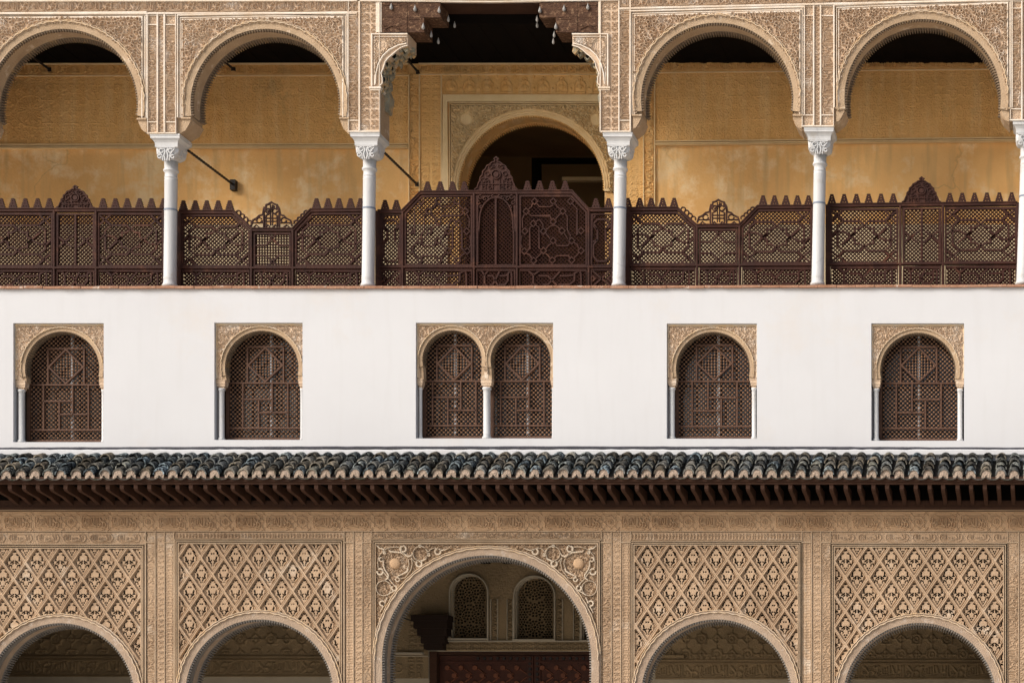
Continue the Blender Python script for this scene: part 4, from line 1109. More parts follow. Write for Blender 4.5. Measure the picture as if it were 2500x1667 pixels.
for L_ in ([(1490, 250), (1520, 285), (1640, 285), (1700, 250)], [(1395, 310), (1430, 285), (1440, 250)], [(1700, 250), (1720, 285), (1760, 310)], [(1395, 360), (1430, 385), (1640, 385), (1655, 425)], [(1700, 425), (1720, 400), (1760, 360)],
           [(1810, 360), (1835, 390), (1835, 540), (1870, 600), (1860, 640)], [(1890, 250), (1945, 310), (1945, 600), (1970, 575)], [(1480, 490), (1515, 510), (1515, 740), (1540, 760)], [(1430, 500), (1410, 520), (1410, 750), (1375, 770)],
           [(1590, 575), (1610, 600), (1640, 640)], [(1640, 500), (1610, 530), (1590, 535)], [(1640, 500), (1700, 490), (1740, 520), (1750, 530)], [(1700, 680), (1720, 715), (1840, 715), (1860, 690)], [(1590, 750), (1620, 715), (1650, 690)],
           [(1590, 800), (1620, 825), (1640, 850)], [(1690, 850), (1720, 825), (1850, 825), (1865, 850)], [(1910, 850), (1945, 820), (1965, 790)], [(1375, 800), (1410, 820), (1440, 855)], [(1480, 855), (1515, 825), (1540, 795)], [(1910, 680), (1945, 700), (1965, 745)], [(1800, 575), (1840, 640)], [(1325, 740), (1310, 690), (1320, 600)], [(1330, 520), (1325, 420), (1350, 370)], [(1480, 450), (1520, 425), (1560, 480), (1560, 520)]):
    STRAP_KNOT.append(L_)
STRAP_KNOT = [[((x - 1300) / 750, (y - 165) / 765) for x, y in l] for l in STRAP_KNOT]
STRAP_KNOT_M = [[(1 - x, y) for x, y in l] for l in STRAP_KNOT]
STRAP_SIDE = [[(0, .12), (.2, .02)], [(.1, .18), (.3, .1), (.7, .1), (.9, .18)], [(.1, .18), (.3, .3), (.3, .5), (.1, .6), (.1, .82), (.3, .92), (.7, .92), (.9, .82)], [(.9, .18), (.7, .3), (.7, .5), (.9, .6), (.9, .82)], [(0, .2), (.3, .3)], [(1, .2), (.7, .3)], [(0, .55), (.3, .5)]]
STRAP_X = [[(0, 0), (1, 1)], [(1, 0), (0, 1)], [(0, .3), (.2, .5), (0, .7)], [(1, .3), (.8, .5), (1, .7)]]
STRAP_MID = [[(0, .36), (.32, .36), (.62, 0)], [(.38, 0), (.68, .36), (1, .36)], [(0, .68), (.32, .68), (.62, 1)], [(.38, 1), (.68, .68), (1, .68)]]

def panel(parent, poly, strap=None, low=False, ortho=False, mull=False, pitch=6.7):
    xs_ = [p[0] for p in poly]; ys_ = [p[1] for p in poly]; x0, x1, y0, y1 = min(xs_), max(xs_), min(ys_), max(ys_)
    g = MB(SY)
    cx, cy = (x0 + x1) / 2, (y0 + y1) / 2
    c_ = [(cx + (x - cx) * .97, cy + (y - cy) * .97) for x, y in poly]
    lattice(g, c_, pitch if not low else 6.4, 3.25 if not low else 4.2, SY, .014, (0, 90) if ortho else (45, -45), (cx, cy))
    g.build('lattice_panel', M['lattice_wood'], parent)
    f = MB(SY)
    f.ribbon(poly, 5.5, SY - .018, SY + .016, closed=True)
    inside = in_poly(poly)
    if strap:
        for P in strap:
            Q = [(x0 + (x1 - x0) * a, y0 + (y1 - y0) * b) for a, b in P]
            A = np.array(Q, float)
            ctr = np.array([cx, cy])
            # pull points that fall outside a cut corner back in
            for _ in range(12):
                bad = ~inside(A[:, 0], A[:, 1] + .01)
                if not bad.any(): break
                A[bad] += (ctr - A[bad]) * .04
            f.ribbon([tuple(p) for p in A], 5.0 if strap not in (STRAP_KNOT, STRAP_KNOT_M) else 3.3, SY - .012, SY + .004)
    if mull: f.ribbon([(cx, y0), (cx, y1)], 6, SY - .02, SY + .01)
    f.build('strapwork', M['wood'], parent)

def crest_solid(parent, cx, yb, yt, hw, pierce=False):
    h = yb - yt - 6
    P = [(-1.05, 0), (-.98, .06), (-.86, .12), (-.80, .26), (-.74, .34), (-.72, .46), (-.62, .54), (-.60, .66), (-.50, .72), (-.42, .84), (-.30, .88), (-.18, .96), (-.06, .98), (-.04, 1.02), (-.1, 1.06), (0, 1.13)]
    P = [(cx + a * hw, yb - b * h) for a, b in P]
    P += [(2 * cx - x, y) for x, y in reversed(P[:-1])]
    m = MB(SY)
    m.prism(P, SY - .01, SY + .014)
    m.ribbon(P[1:-1], 3.2, SY - .026, SY)
    m.ribbon(arc(cx, yb - h * .55, hw * .2, 0, 360, 20), 2.6, SY - .03, SY - .008)
    m.prism(arc(cx, yb - h * .55, hw * .12, 0, 342, 19), SY - .024, SY - .008)
    for k in range(-4, 5):
        if k: m.ribbon([(cx + k * hw * .16, yb - 3), (cx + k * hw * .16, yb - h * (.42 - abs(k) * .02))], 2, SY - .022, SY - .008)
    m.ribbon([(cx - hw * .72, yb - h * .24), (cx + hw * .72, yb - h * .24)], 2, SY - .024, SY - .008)
    for sg in (-1, 1):
        for a, b, r in ((.4, .58, .10), (.25, .8, .08), (.6, .36, .1), (.44, .38, .07), (.12, .82, .05), (.55, .12, .08), (.3, .12, .08)):
            m.ribbon(arc(cx + sg * a * hw, yb - b * h, r * hw, 0, 300, 9), 1.8, SY - .024, SY - .008)
    m.build('crest', M['wood'], parent)
def crest_open(parent, cx, yb, yt, hw):
    h = yb - yt
    m = MB(SY); A = lambda a, b: (cx + a * hw, yb - b * h)
    st = []
    L_ = [(-1, .08), (-.92, .3), (-.72, .38), (-.6, .48), (-.42, .52), (-.38, .72), (-.34, .80), (-.28, .80), (-.26, .9), (-.14, .93), (0, 1.0)]
    st.append(([A(a, b) for a, b in L_] + [A(-a, b) for a, b in reversed(L_[:-1])], 4.2))
    for sg in (-1, 1):
        st.append(([A(sg * .38, .02), A(sg * .38, .6), A(sg * .28, .78)], 4)); st.append(([A(sg * .28, .05), A(sg * .28, .48), A(sg * .1, .56)], 3.2))
        st.append(([A(sg * .95, .2), A(sg * .4, .2)], 3)); st.append((arc(*A(sg * .6, .3), hw * .13, 0, 330, 12), 3.2)); st.append((arc(*A(sg * .16, .66), hw * .12, 0, 330, 12), 3.2))
        st.append(([A(sg * .9, .0), A(sg * .75, .12), A(sg * .55, .0)], 3)); st.append(([A(sg * .3, .0), A(sg * .18, .12), A(sg * .05, .0)], 3)); st.append(([A(sg * .05, .1), A(sg * .05, .9)], 2.6))
    st.append(([A(-.3, .38), A(.3, .38)], 3)); st.append(([A(-.3, .26), A(.3, .26)], 3)); st.append(([A(-.2, .62), A(.15, .86)], 4.5))
    for P, wd in st: m.ribbon(P, wd, SY - .014, SY + .012)
    m.build('crest', M['wood'], parent)
def slope_scroll(parent, xa, ya, xb, yb):
    """scalloped leaf carving lying on a sloping rail"""
    m = MB(SY); n = 4
    for i in range(n):
        t = (i + .5) / n; x = xa + (xb - xa) * t; y = ya + (yb - ya) * t
        m.ribbon(arc(x, y - 4, 5.5, 150, 400, 10), 3.4, SY - .012, SY + .01)
    m.build('rail_carving', M['wood'], parent)

LOW0 = 654
def screen(label, x0, x1, top, posts, panels, lowy, bot, merl, crest, extra=None):
    t = thing('wooden_screen', (PX((x0 + x1) / 2, SY), SY, PZ(bot, SY)), label, 'lattice screen', 'wooden lattice screens along the gallery')
    m = MB(SY)
    m.box(x0 - 6, top[0][1] - 2, x0 + 5, bot, SY - .03, SY + .03); m.box(x1 - 4, top[-1][1] - 2, x1 + 5, bot, SY - .03, SY + .03)
    m.ribbon(top, 9.5, SY - .032, SY + .028, bevel=.3)
    m.ribbon([(x, y - 3.5) for x, y in top], 2.6, SY - .044, SY)
    for px_, py_ in posts:
        m.ribbon([(px_, py_), (px_, bot)], 6.4, SY - .036, SY + .026, bevel=.35)
    m.ribbon([(x0, lowy(x0)), (x1, lowy(x1))], 6.2, SY - .038, SY + .024, bevel=.35)
    m.build('frame', M['wood'], t)
    for p in panels: panel(t, **p)
    add_merlons(t, merl)
    crest(t)
    if extra: extra(t)
    return t
def rect(a, b, c, d): return [(a, b), (c, b), (c, d), (a, d)]

screen('leftmost wooden gallery screen with level top and solid domed crest', -46, 402, [(-46, 514), (402, 514)], [(134, 514), (236, 514)],
       [dict(poly=rect(-40, 523, 128, 650), strap=STRAP_A), dict(poly=rect(141, 524, 230, 650), mull=True, strap=[[(0, .64), (.46, .4)], [(.54, .64), (1, .4)], [(0, .42), (.4, .64)], [(.6, .42), (1, .64)]]), dict(poly=rect(242, 523, 398, 650), strap=STRAP_A),
        dict(poly=rect(-40, 661, 128, 702), strap=STRAP_LOW, low=True), dict(poly=rect(141, 661, 230, 702), strap=STRAP_LOW, low=True), dict(poly=rect(242, 661, 398, 702), strap=STRAP_LOW, low=True)],
       lambda x: 655, 702, [(x, 510) for x in (-28, 3, 32, 62, 92, 121, 252, 282, 311, 341, 370, 400)], lambda t: crest_solid(t, 185, 511, 455, 47))
screen('gallery screen with dipped middle and openwork crest, left of the central screen', 439, 888, [(439, 519), (571, 519), (617, 562), (716, 562), (760, 515), (888, 514)], [(615, 560), (716, 560)],
       [dict(poly=[(446, 527), (568, 527), (609, 565), (609, 650), (446, 650)], strap=STRAP_A), dict(poly=rect(622, 571, 709, 650), ortho=True, strap=STRAP_MID), dict(poly=[(723, 566), (763, 523), (885, 522), (885, 650), (723, 650)], strap=STRAP_A),
        dict(poly=rect(446, 661, 609, 702), strap=STRAP_LOW, low=True), dict(poly=rect(622, 661, 709, 702), strap=STRAP_LOW, low=True), dict(poly=rect(723, 661, 885, 702), strap=STRAP_LOW, low=True)],
       lambda x: 655, 702, [(x, 515) for x in (448, 477, 505, 533, 561)] + [(x, 510) for x in (773, 801, 828, 856, 880)], lambda t: crest_open(t, 663, 557, 494, 50),
       lambda t: (slope_scroll(t, 578, 520, 613, 552), slope_scroll(t, 719, 552, 752, 520)))
def door_arch(t):
    m = MB(SY)
    cx, y0 = 1212, 500
    for sg in (-1, 1):
        P = [(cx + sg * 47, 640), (cx + sg * 42, 560)] + [(cx + sg * 40 * math.cos(R(a)), 535 - 52 * math.sin(R(a))) for a in range(0, 91, 10)]
        m.ribbon(P, 4, SY - .024, SY + .0)
        m.ribbon([(cx + sg * 44, 565), (cx + sg * 44, 645)], 3.4, SY - .034, SY)
        for a, b, r in ((38, 482, 4.5), (28, 486, 3.5), (16, 484, 3.5), (42, 496, 3.5), (36, 506, 3), (8, 480, 2.5)): m.ribbon(arc(cx + sg * a, b, r, 0, 300, 10), 3, SY - .028, SY - .004)
    m.build('blind_arch', M['wood'], t)
screen('tallest screen, the central one, with sloping shoulders, blind arch and pointed crest', 924, 1498, [(924, 518), (983, 518), (1028, 472), (1398, 470), (1438, 514), (1498, 514)], [(984, 516), (1158, 471), (1263, 471), (1438, 514)],
       [dict(poly=rect(931, 526, 978, 648), strap=STRAP_SIDE), dict(poly=[(990, 523), (1030, 480), (1152, 479), (1152, 648), (990, 648)], strap=STRAP_KNOT_M), dict(poly=rect(1165, 480, 1257, 648), mull=True), dict(poly=[(1270, 479), (1395, 479), (1432, 519), (1432, 648), (1270, 648)], strap=STRAP_KNOT), dict(poly=rect(1444, 524, 1494, 648), strap=STRAP_SIDE),
        dict(poly=rect(931, 659, 978, 702), strap=STRAP_X, low=True), dict(poly=rect(990, 659, 1152, 702), strap=STRAP_LOW, low=True), dict(poly=rect(1165, 659, 1257, 702), strap=STRAP_LOW, low=True), dict(poly=rect(1270, 659, 1432, 702), strap=STRAP_LOW, low=True), dict(poly=rect(1444, 659, 1494, 702), strap=STRAP_X, low=True)],
       lambda x: 653, 702, [(940, 514), (968, 514)] + [(x, 469) for x in (1044, 1075, 1105, 1134)] + [(x, 467) for x in (1288, 1318, 1349, 1380)] + [(1455, 510), (1486, 510)], lambda t: crest_solid(t, 1212, 468, 388, 54), door_arch)
screen('gallery screen with dipped middle and openwork crest, right of the central screen', 1534, 1984, [(1534, 512), (1655, 511), (1702, 553), (1806, 552), (1850, 507), (1984, 506)], [(1702, 551), (1806, 551)],
       [dict(poly=[(1541, 520), (1652, 520), (1696, 557), (1696, 644), (1541, 645)], strap=STRAP_A), dict(poly=rect(1709, 562, 1799, 645), strap=STRAP_MID), dict(poly=[(1813, 557), (1853, 515), (1980, 514), (1980, 643), (1813, 644)], strap=STRAP_A),
        dict(poly=rect(1541, 656, 1696, 700), strap=STRAP_LOW, low=True), dict(poly=rect(1709, 656, 1799, 700), strap=STRAP_LOW, low=True), dict(poly=rect(1813, 655, 1980, 700), strap=STRAP_LOW, low=True)],
       lambda x: 649.5 - (x - 1534) * .004, 700, [(x, 509) for x in (1533, 1562, 1590, 1618, 1646)] + [(x, 503) for x in (1863, 1891, 1919, 1947, 1974)], lambda t: crest_open(t, 1754, 549, 488, 52),
       lambda t: (slope_scroll(t, 1664, 512, 1697, 542), slope_scroll(t, 1810, 540, 1842, 512)))
screen('rightmost wooden gallery screen with level top and round-bossed domed crest', 2022, 2484, [(2022, 503), (2484, 498)], [(2198, 501), (2302, 500)],
       [dict(poly=rect(2029, 512, 2191, 642), strap=STRAP_A), dict(poly=rect(2206, 510, 2295, 641), mull=True, strap=[[(0, .64), (.46, .4)], [(.54, .64), (1, .4)], [(0, .42), (.4, .64)], [(.6, .42), (1, .64)]]), dict(poly=rect(2309, 509, 2480, 640), strap=STRAP_A),
        dict(poly=rect(2029, 653, 2191, 699), strap=STRAP_LOW, low=True), dict(poly=rect(2206, 653, 2295, 699), strap=STRAP_LOW, low=True), dict(poly=rect(2309, 652, 2480, 699), strap=STRAP_LOW, low=True)],
       lambda x: 646.5 - (x - 2022) * .008, 699, [(2031 + 30 * i, 500 - .3 * i) for i in range(6)] + [(2319 + 30.2 * i, 497 - .3 * i) for i in range(6)], lambda t: crest_solid(t, 2250, 498, 435, 49))

# ================================================================== iron tie rods
def rod(px, py, Y0, label, r=.016, plate=False, gear=True):
    x, z = PX(px, BY), PZ(py, BY)
    t = thing('tie_rod', (x, BY, z), label, 'tie rod', 'iron tie rods of the upper gallery')
    m = MB(0); n = 8; rows = []
    N = 40
    for i in range(N + 1):
        Y = Y0 + (BY - Y0) * i / N; rr = r * (1.18 if i % 2 else .9) if gear else r
        rows.append([(x + rr * math.cos(R(a * 45)), Y, z + rr * math.sin(R(a * 45))) for a in range(8)])
    fs = []
    for i in range(N):
        for k in range(8): fs.append((i * 8 + k, i * 8 + (k + 1) % 8, (i + 1) * 8 + (k + 1) % 8, (i + 1) * 8 + k))
    m.add([v for row in rows for v in row], fs); m.build('bar', M['iron'], t)
    m = MB(BY)
    if plate: m.wbox(x - .03, x + .045, BY - .07, BY + .02, z - .085, z + .06)
    else: m.wbox(x - r * 1.6, x + r * 1.6, BY - .02, BY + .01, z - r * 1.6, z + r * 1.6)
    m.build('wall_plate', M['iron'], t)
rod(571, 452, .3, 'long black tie rod from the leftmost column to a square plate on the ochre wall', .017, True)
rod(1019, 451, .3, 'long black tie rod from the second column, ending beside the vertical inscription', .017)
rod(122, 171, .4, 'short black tie rod high in the leftmost arch, against the inscription band', .016, gear=False)
rod(570, 170, .4, 'short black tie rod high in the second arch, near its left side', .016, gear=False)
rod(1021, 177, .4, 'short black tie rod beside the left muqarnas bracket of the central bay', .016, gear=False)

# ================================================================== tiled eave
ev = bpy.data.objects.new('tiled_eave', None); link(ev, palace); ev.location = Vector((PX(1250), -.3, PZ(1170))) - palace.location
YF = -.68
def tile_x(i):      # photo x (on the front plane) of cover-tile row i
    if i <= 27: return 15 + (931 - 15) / 27 * i
    if i <= 55: return 931 + (1883 - 931) / 28 * (i - 27)
    return 1883 + (2476 - 1883) / 17 * (i - 55)
def front_y(x): return 1153 + 3.5 * ((x - 1300) / 1300) ** 2      # slight sag seen in the photo
tl = MB(0); chn = MB(0); mo = MB(0)
SL = .36            # rise of the roof back to the wall, m
N0, N1 = -9, 80
for i in range(N0, N1):
    g = random.Random(i * 7 + 3)
    xf = PX(tile_x(i), YF); zf_ = PZ(front_y(tile_x(i)), YF)
    wd0 = (tile_x(1) - tile_x(0)) * K * .385
    nc = 4; ln_ = (-.05 - YF)
    xj = g.uniform(-.010, .010); yj = g.uniform(-.010, .008)
    for c in range(nc):
        ya = YF + ln_ * c / nc - (.03 + g.uniform(-.012, .02) if c else -yj); yb2 = YF + ln_ * (c + 1) / nc + .015
        za = zf_ + SL * (c / nc) + (.006 if c else 0); zb2 = zf_ + SL * ((c + 1) / nc)
        ra, rb = wd0 * g.uniform(1.0, 1.06), wd0 * g.uniform(.86, .92)
        za += .012; lift = .012
        dx0, dx1 = g.uniform(-.012, .012) + xj, g.uniform(-.012, .012) + xj; za += g.uniform(-.003, .006) if c else 0
        n = 10; rows = []
        for (yy, zz, rr, dx) in ((ya, za, ra, dx0), ((ya + yb2) / 2, (za + zb2) / 2, (ra + rb) / 2, (dx0 + dx1) / 2), (yb2, zb2, rb, dx1)):
            rows.append([(xf + dx + rr * math.cos(math.pi * k / n), yy, zz + rr * (1.05 if c else 1.15) * math.sin(math.pi * k / n) - .03) for k in range(n + 1)])
            rows.append([(xf + dx + (rr - .014) * math.cos(math.pi * k / n), yy, zz + (rr - .014) * math.sin(math.pi * k / n) - .03) for k in range(n + 1)])
        m_ = n + 1; fs = []
        for k in range(n):
            fs += [(0 * m_ + k, 2 * m_ + k, 2 * m_ + k + 1, 0 * m_ + k + 1), (2 * m_ + k, 4 * m_ + k, 4 * m_ + k + 1, 2 * m_ + k + 1), (0 * m_ + k, 0 * m_ + k + 1, 1 * m_ + k + 1, 1 * m_ + k)]
        tl.m = 1 if g.random() < .42 else 0
        b_ = g.choice([.5, .7, .9, 1.1, 1.45]) * g.uniform(.85, 1.15); hue = g.uniform(-.12, .14)
        tl.t = (b_ * (1 - hue), b_, b_ * (1 + hue * 1.2))
        tl.add([v for row in rows for v in row], fs)
    # mortar plug in the front cover tile
    n = 10; r_ = wd0 - .010
    vs = [(xf + xj, YF + .006, zf_ - .02)] + [(xf + xj + r_ * math.cos(math.pi * k / n), YF + .014, zf_ + r_ * 1.12 * math.sin(math.pi * k / n) - .018) for k in range(n + 1)]
    lo = len(vs); vs += [(xf + xj - r_, YF + .014, zf_ - .085), (xf + xj, YF + .012, zf_ - .05), (xf + xj + r_, YF + .014, zf_ - .085)]
    mo.add(vs, [(0, k + 1, k + 2) for k in range(n)] + [(0, n + 1, lo, lo + 1), (0, lo + 1, lo + 2, 1)])
    # channel tile between this row and the next
    xn = PX(tile_x(i + 1), YF); cxm = (xf + xn) / 2; hw = (xn - xf) / 2 + .002
    rows = []
    for yy, zz in ((YF - .012, zf_), (-.05, zf_ + SL)):
        for tt in (0, .009):
            rows.append([(cxm - hw * math.cos(math.pi * k / 8), yy, zz - .035 - tt - .048 * math.sin(math.pi * k / 8)) for k in range(9)])
    fs = []
    for k in range(8):
        fs += [(k, k + 1, 18 + k + 1, 18 + k), (9 + k + 1, 9 + k, 27 + k, 27 + k + 1), (9 + k, 9 + k + 1, k + 1, k)]
    chn.add([v for row in rows for v in row], fs)
tl.build('cover_tiles', [M['tile'], M['tile_lichen']], ev, smooth=False)
chn.build('channel_tiles', M['channel'], ev); mo.build('tile_end_mortar', M['mortar'], ev)
# pinkish mortar fillet where tiles meet the wall
mf = MB(-.05)
P = [(x, 1106 + random.uniform(-1, 1)) for x in range(XL, XR + 1, 18)]
mf.ribbon(P, 16, -.10, -.045, bevel=.4); mf.build('mortar_fillet', M['white'], ev)
# timber: fascia, soffit boards, wall plate
fa = MB(YF)
zfa = lambda py: PZ(py, YF)
fa.wbox(PX(XL), PX(XR), YF + .02, YF + .06, zfa(1174), zfa(1163)); fa.wbox(PX(XL), PX(XR), YF + .045, YF + .09, zfa(1180), zfa(1173.6))
fa.build('fascia', M['eave_wood'], ev)
zs0, zs1 = zfa(1168), zfa(1168) + SL * .25
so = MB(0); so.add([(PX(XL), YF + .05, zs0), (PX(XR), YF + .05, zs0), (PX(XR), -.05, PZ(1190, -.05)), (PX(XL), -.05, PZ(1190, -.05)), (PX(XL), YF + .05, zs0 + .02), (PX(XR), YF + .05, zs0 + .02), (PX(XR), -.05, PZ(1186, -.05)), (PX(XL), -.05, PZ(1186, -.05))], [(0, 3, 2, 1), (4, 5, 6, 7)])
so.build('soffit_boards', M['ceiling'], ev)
wp = MB(-.05)
bb = MB(-.05); bb.box(XL, 1178, XR, 1222, -.07, -.048); bb.build('rafter_gap_shade', M['ceiling'], ev)  # near-black strip painting the shade between rafters over the white wall
wp.box(XL, 1222, XR, 1238, -.085, -.048); wp.box(XL, 1238.2, XR, 1244.5, -.10, -.048); wp.build('wall_plate_board', M['eave_wood'], ev)
# rafters
x_loc = []
rfm = MB(0)
z_f0, z_f1 = PZ(1196, -.62) , PZ(1179.5, -.62)
z_w0, z_w1 = PZ(1234, -.06), PZ(1200, -.06)
hw = 4.6 * K
prof = [(-.62, z_f1), (-.62, z_f0 + .02), (-.605, z_f0), (-.57, z_f0 - .012), (-.3, (z_f0 + z_w0) / 2 + .012), (-.06, z_w0), (-.06, z_w1)]
vs = [(-hw, y, z) for y, z in prof] + [(hw, y, z) for y, z in prof]; n = len(prof)
rfm.add(vs, [tuple(range(n)), tuple(reversed(range(n, 2 * n)))] + [(i, i + n, (i + 1) % n + n, (i + 1) % n) for i in range(n)])
r0_ = rfm.build('rafter', M['eave_wood']); rme = r0_.data; bpy.data.objects.remove(r0_)
for i in range(-1, 75):
    o_ = bpy.data.objects.new('rafter', rme); o_.location = (PX(24.5 + 34.0 * (i) + random.uniform(-1, 1), -.62), 0, random.uniform(-.004, .004)); link(o_, ev)

# ================================================================== lower arcade
LA = [(152, 1702, 181, 1702), (637, 1692.5, 180.5, 1692), (1191, 1611, 255, 1611), (1751, 1695.5, 183.5, 1695), (2246, 1708, 187.5, 1708)]
GB = 2270   # ground in photo pixels on the facade plane
LYF = -.04
lb = MB(0)
pts = [(XL, 1243), (XR, 1243), (XR, GB)]
for cx, cy, r, _ in reversed(LA):
    pts += [(cx + r, GB)] + [(cx + r * math.cos(R(a)), cy - r * math.sin(R(a))) for a in np.linspace(0, 180, 61)] + [(cx - r, GB)]
pts += [(XL, GB)]
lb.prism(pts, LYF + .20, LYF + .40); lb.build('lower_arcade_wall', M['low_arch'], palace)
# frieze of cartouches
o = bpy.data.objects.new('cartouche_frieze', None); link(o, palace); o.location = Vector((PX(1250), 0, PZ(1297))) - palace.location
hf = HF(-40, 1247.5, 2540, 1296.5, .75, LYF + .012); hf.band(-40, 1247.5, 2540, 1296.5, T_CART, CARTW, 'h', .9, phase=((-40 - 3.5) / CARTW) % 1, wear=.45)
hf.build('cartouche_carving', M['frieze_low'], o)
m = MB(0); m.ribbon([(XL, 1245.6), (XR, 1245.2)], 3.4, LYF - .03, LYF + .05); m.ribbon([(XL, 1297.5), (XR, 1298)], 1.8, LYF - .006, LYF + .05); m.build('frieze_moulding', M['low_mould'], o)

PANL = [(-34, 347, 1340, 1), (440, 831, 1328.5, 0), (920, 1459, 1328.5, 2), (1551, 1948, 1332, 0), (2039, 2449, 1337, 1)]
for k, ((cx, cy, r, _), (x0, x1, yt, kind)) in enumerate(zip(LA, PANL)):
    a = bpy.data.objects.new('arch', None); link(a, palace); a.location = Vector((PX(cx), 0, PZ(cy))) - palace.location
    yb = 1740
    hf = HF(x0, yt, x1, yb, 1.15, LYF + .045)
    if kind < 2:
        T, tw, th = SEBKA[kind]
        phx = (465.5 - x0) / tw if k == 1 else ((38 - x0) / tw if k == 0 else ((1581.5 - x0) / tw if k == 3 else (2065 - x0) / tw))
        hf.band(x0, yt, x1, yb, T, tw, 'h', 1.0, phase=(-phx) % 1 if False else (-(phx)) % 1, vperiod=th)
        # move the pattern so that a lozenge apex touches the top moulding
        sh_ = int(round((th / 2 - 32 + 81.5 / 2 - 40.7) / hf.sy)); hf.h = np.roll(hf.h, 0, 0)
        ny = hf.h.shape[0]
        Y0 = (hf.Yy - yt + 8.0 + th / 2 * 1.0) / th % 1.0; X0 = ((hf.X - x0) / tw - phx) % 1.0
        ii = (X0 * T.shape[1]).astype(int) % T.shape[1]; jj = (Y0 * T.shape[0]).astype(int) % T.shape[0]
        hf.h = T[jj, ii]
        ca = np.floor((hf.X - x0) / tw - phx + (hf.Yy - yt + 8 + th / 2) / th).astype(int); cb = np.floor((hf.X - x0) / tw - phx - (hf.Yy - yt + 8 + th / 2) / th).astype(int)
        rg = np.random.default_rng(50 + k); W_ = rg.uniform(.72, 1.12, (64, 64)); Wd_ = rg.random((64, 64)) < .07; O_ = rg.normal(0, .0022, (64, 64))
        wf = W_[ca % 64, cb % 64]; bad = Wd_[ca % 64, cb % 64] & (hf.h < .03)
        hf.h = np.where(hf.h < .03, hf.h * wf + O_[ca % 64, cb % 64], hf.h * (.93 + .1 * np.sin(hf.X * .09) * np.sin(hf.Yy * .07)))
        hf.h = np.where(bad & (np.sin(hf.X * .31 + hf.Yy * .17) + np.sin(hf.Yy * .23 - hf.X * .11) > .3), .012 - .05 * (np.sin(hf.X * .2) > .75), hf.h)
        hf.h += .004 * np.sin(hf.X * .031 + 2) * np.sin(hf.Yy * .027)
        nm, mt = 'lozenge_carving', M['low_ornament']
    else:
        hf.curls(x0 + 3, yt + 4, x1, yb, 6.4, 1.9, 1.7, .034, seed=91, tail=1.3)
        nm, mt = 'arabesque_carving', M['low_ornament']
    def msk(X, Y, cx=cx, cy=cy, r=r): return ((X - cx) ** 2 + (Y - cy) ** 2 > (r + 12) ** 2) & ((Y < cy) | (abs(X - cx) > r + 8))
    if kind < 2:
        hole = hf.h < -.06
        om = MB(0); om.prism([(x0, yt), (x1, yt), (x1, cy - 20)] + [(cx + (r + 9) * math.cos(R(q_)), cy - (r + 9) * math.sin(R(q_))) for q_ in range(4, 177, 6)] + [(x0, cy - 20)], LYF + .15, LYF + .16); om.build('added_dark_sheet', M['ceiling'], a)  # added near-black sheet, stands in for the shade behind the carved holes
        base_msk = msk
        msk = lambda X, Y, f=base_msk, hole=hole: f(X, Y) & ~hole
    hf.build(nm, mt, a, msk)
    if kind == 2:
        ml = MB(0); mr = MB(0); z = lambda p: (900 + p[0] / 10.45, 1300 + p[1] / 10.45)
        ST = [([(230, 330), (300, 400), (380, 420), (425, 450), (400, 490)], [2, 5, 6, 5, 2]),
              ([(545, 440), (585, 490), (700, 500), (850, 512), (960, 570), (1030, 615), (1110, 590), (1160, 510)], [2, 5, 5, 5.5, 6, 7, 5, 2]),
              (arc(905, 420, 75, -60, 250, 14), 5.5), ([(960, 330), (900, 350), (850, 400), (870, 500), (970, 600)], [1.5, 4, 3, 2.5, 2]),
              (arc(350, 690, 50, -40, 280, 12), 4.5), ([(400, 660), (405, 850), (440, 950), (530, 1080), (520, 1160), (450, 1215)], [4, 5, 4, 4, 5, 3]),
              (arc(320, 1000, 75, -120, 190, 14), 5.5), ([(375, 960), (470, 1090), (500, 1140)], 2.4), (arc(1340, 540, 182, 90, 400, 30), 1.8),
              (arc(1310, 800, 72, -90, 230, 14), 6), ([(1350, 740), (1480, 680), (1530, 540)], [5, 5, 2.5]), (arc(1560, 570, 30, 0, 330, 10), 4.5),
              (arc(1790, 490, 72, -60, 250, 14), 6), ([(1850, 460), (1960, 450), (2065, 405)], [5, 4.5, 1.8]), ([(1555, 500), (1600, 430), (1700, 395), (1800, 420), (1860, 465)], 1.9),
              ([(1040, 870), (1010, 990), (880, 1065), (740, 1130)], [4, 6, 5, 2.5]), (arc(765, 1200, 50, -120, 200, 12), 4.5),
              ([(1040, 680), (1060, 800), (1030, 920)], 1.8), ([(1110, 640), (1145, 780), (1100, 960), (960, 1150), (800, 1190)], 1.8),
              ([(270, 900), (262, 760), (300, 600), (400, 470), (520, 400), (700, 370), (810, 380)], 1.8), (arc(410, 1420, 190, 0, 360, 30), 1.9),
              (arc(680, 1420, 62, -90, 230, 12), 6), ([(680, 1490), (600, 1530), (500, 1600)], [5, 4, 2]), ([(540, 1190), (620, 1270), (690, 1360)], 2.2), ([(1320, 330), (1430, 370), (1500, 440), (1550, 500)], 2), (arc(1330, 350, 28, 0, 340, 9), 4),
              ([(1120, 650), (1180, 730), (1240, 770)], 1.8), (arc(430, 520, 28, 0, 340, 9), 4), (arc(880 - 850, 100, 1, 0, 1, 1), .1),
              (arc((205 / 3.67 - 20) * 10.45, (855 / 3.67 - 60) * 10.45, 62, 0, 320, 12), 5), ([((250 / 3.67 - 20) * 10.45, (800 / 3.67 - 60) * 10.45), ((225 / 3.67 - 20) * 10.45, (860 / 3.67 - 60) * 10.45), ((182 / 3.67 - 20) * 10.45, (940 / 3.67 - 60) * 10.45)], [3, 5, 1.5])]
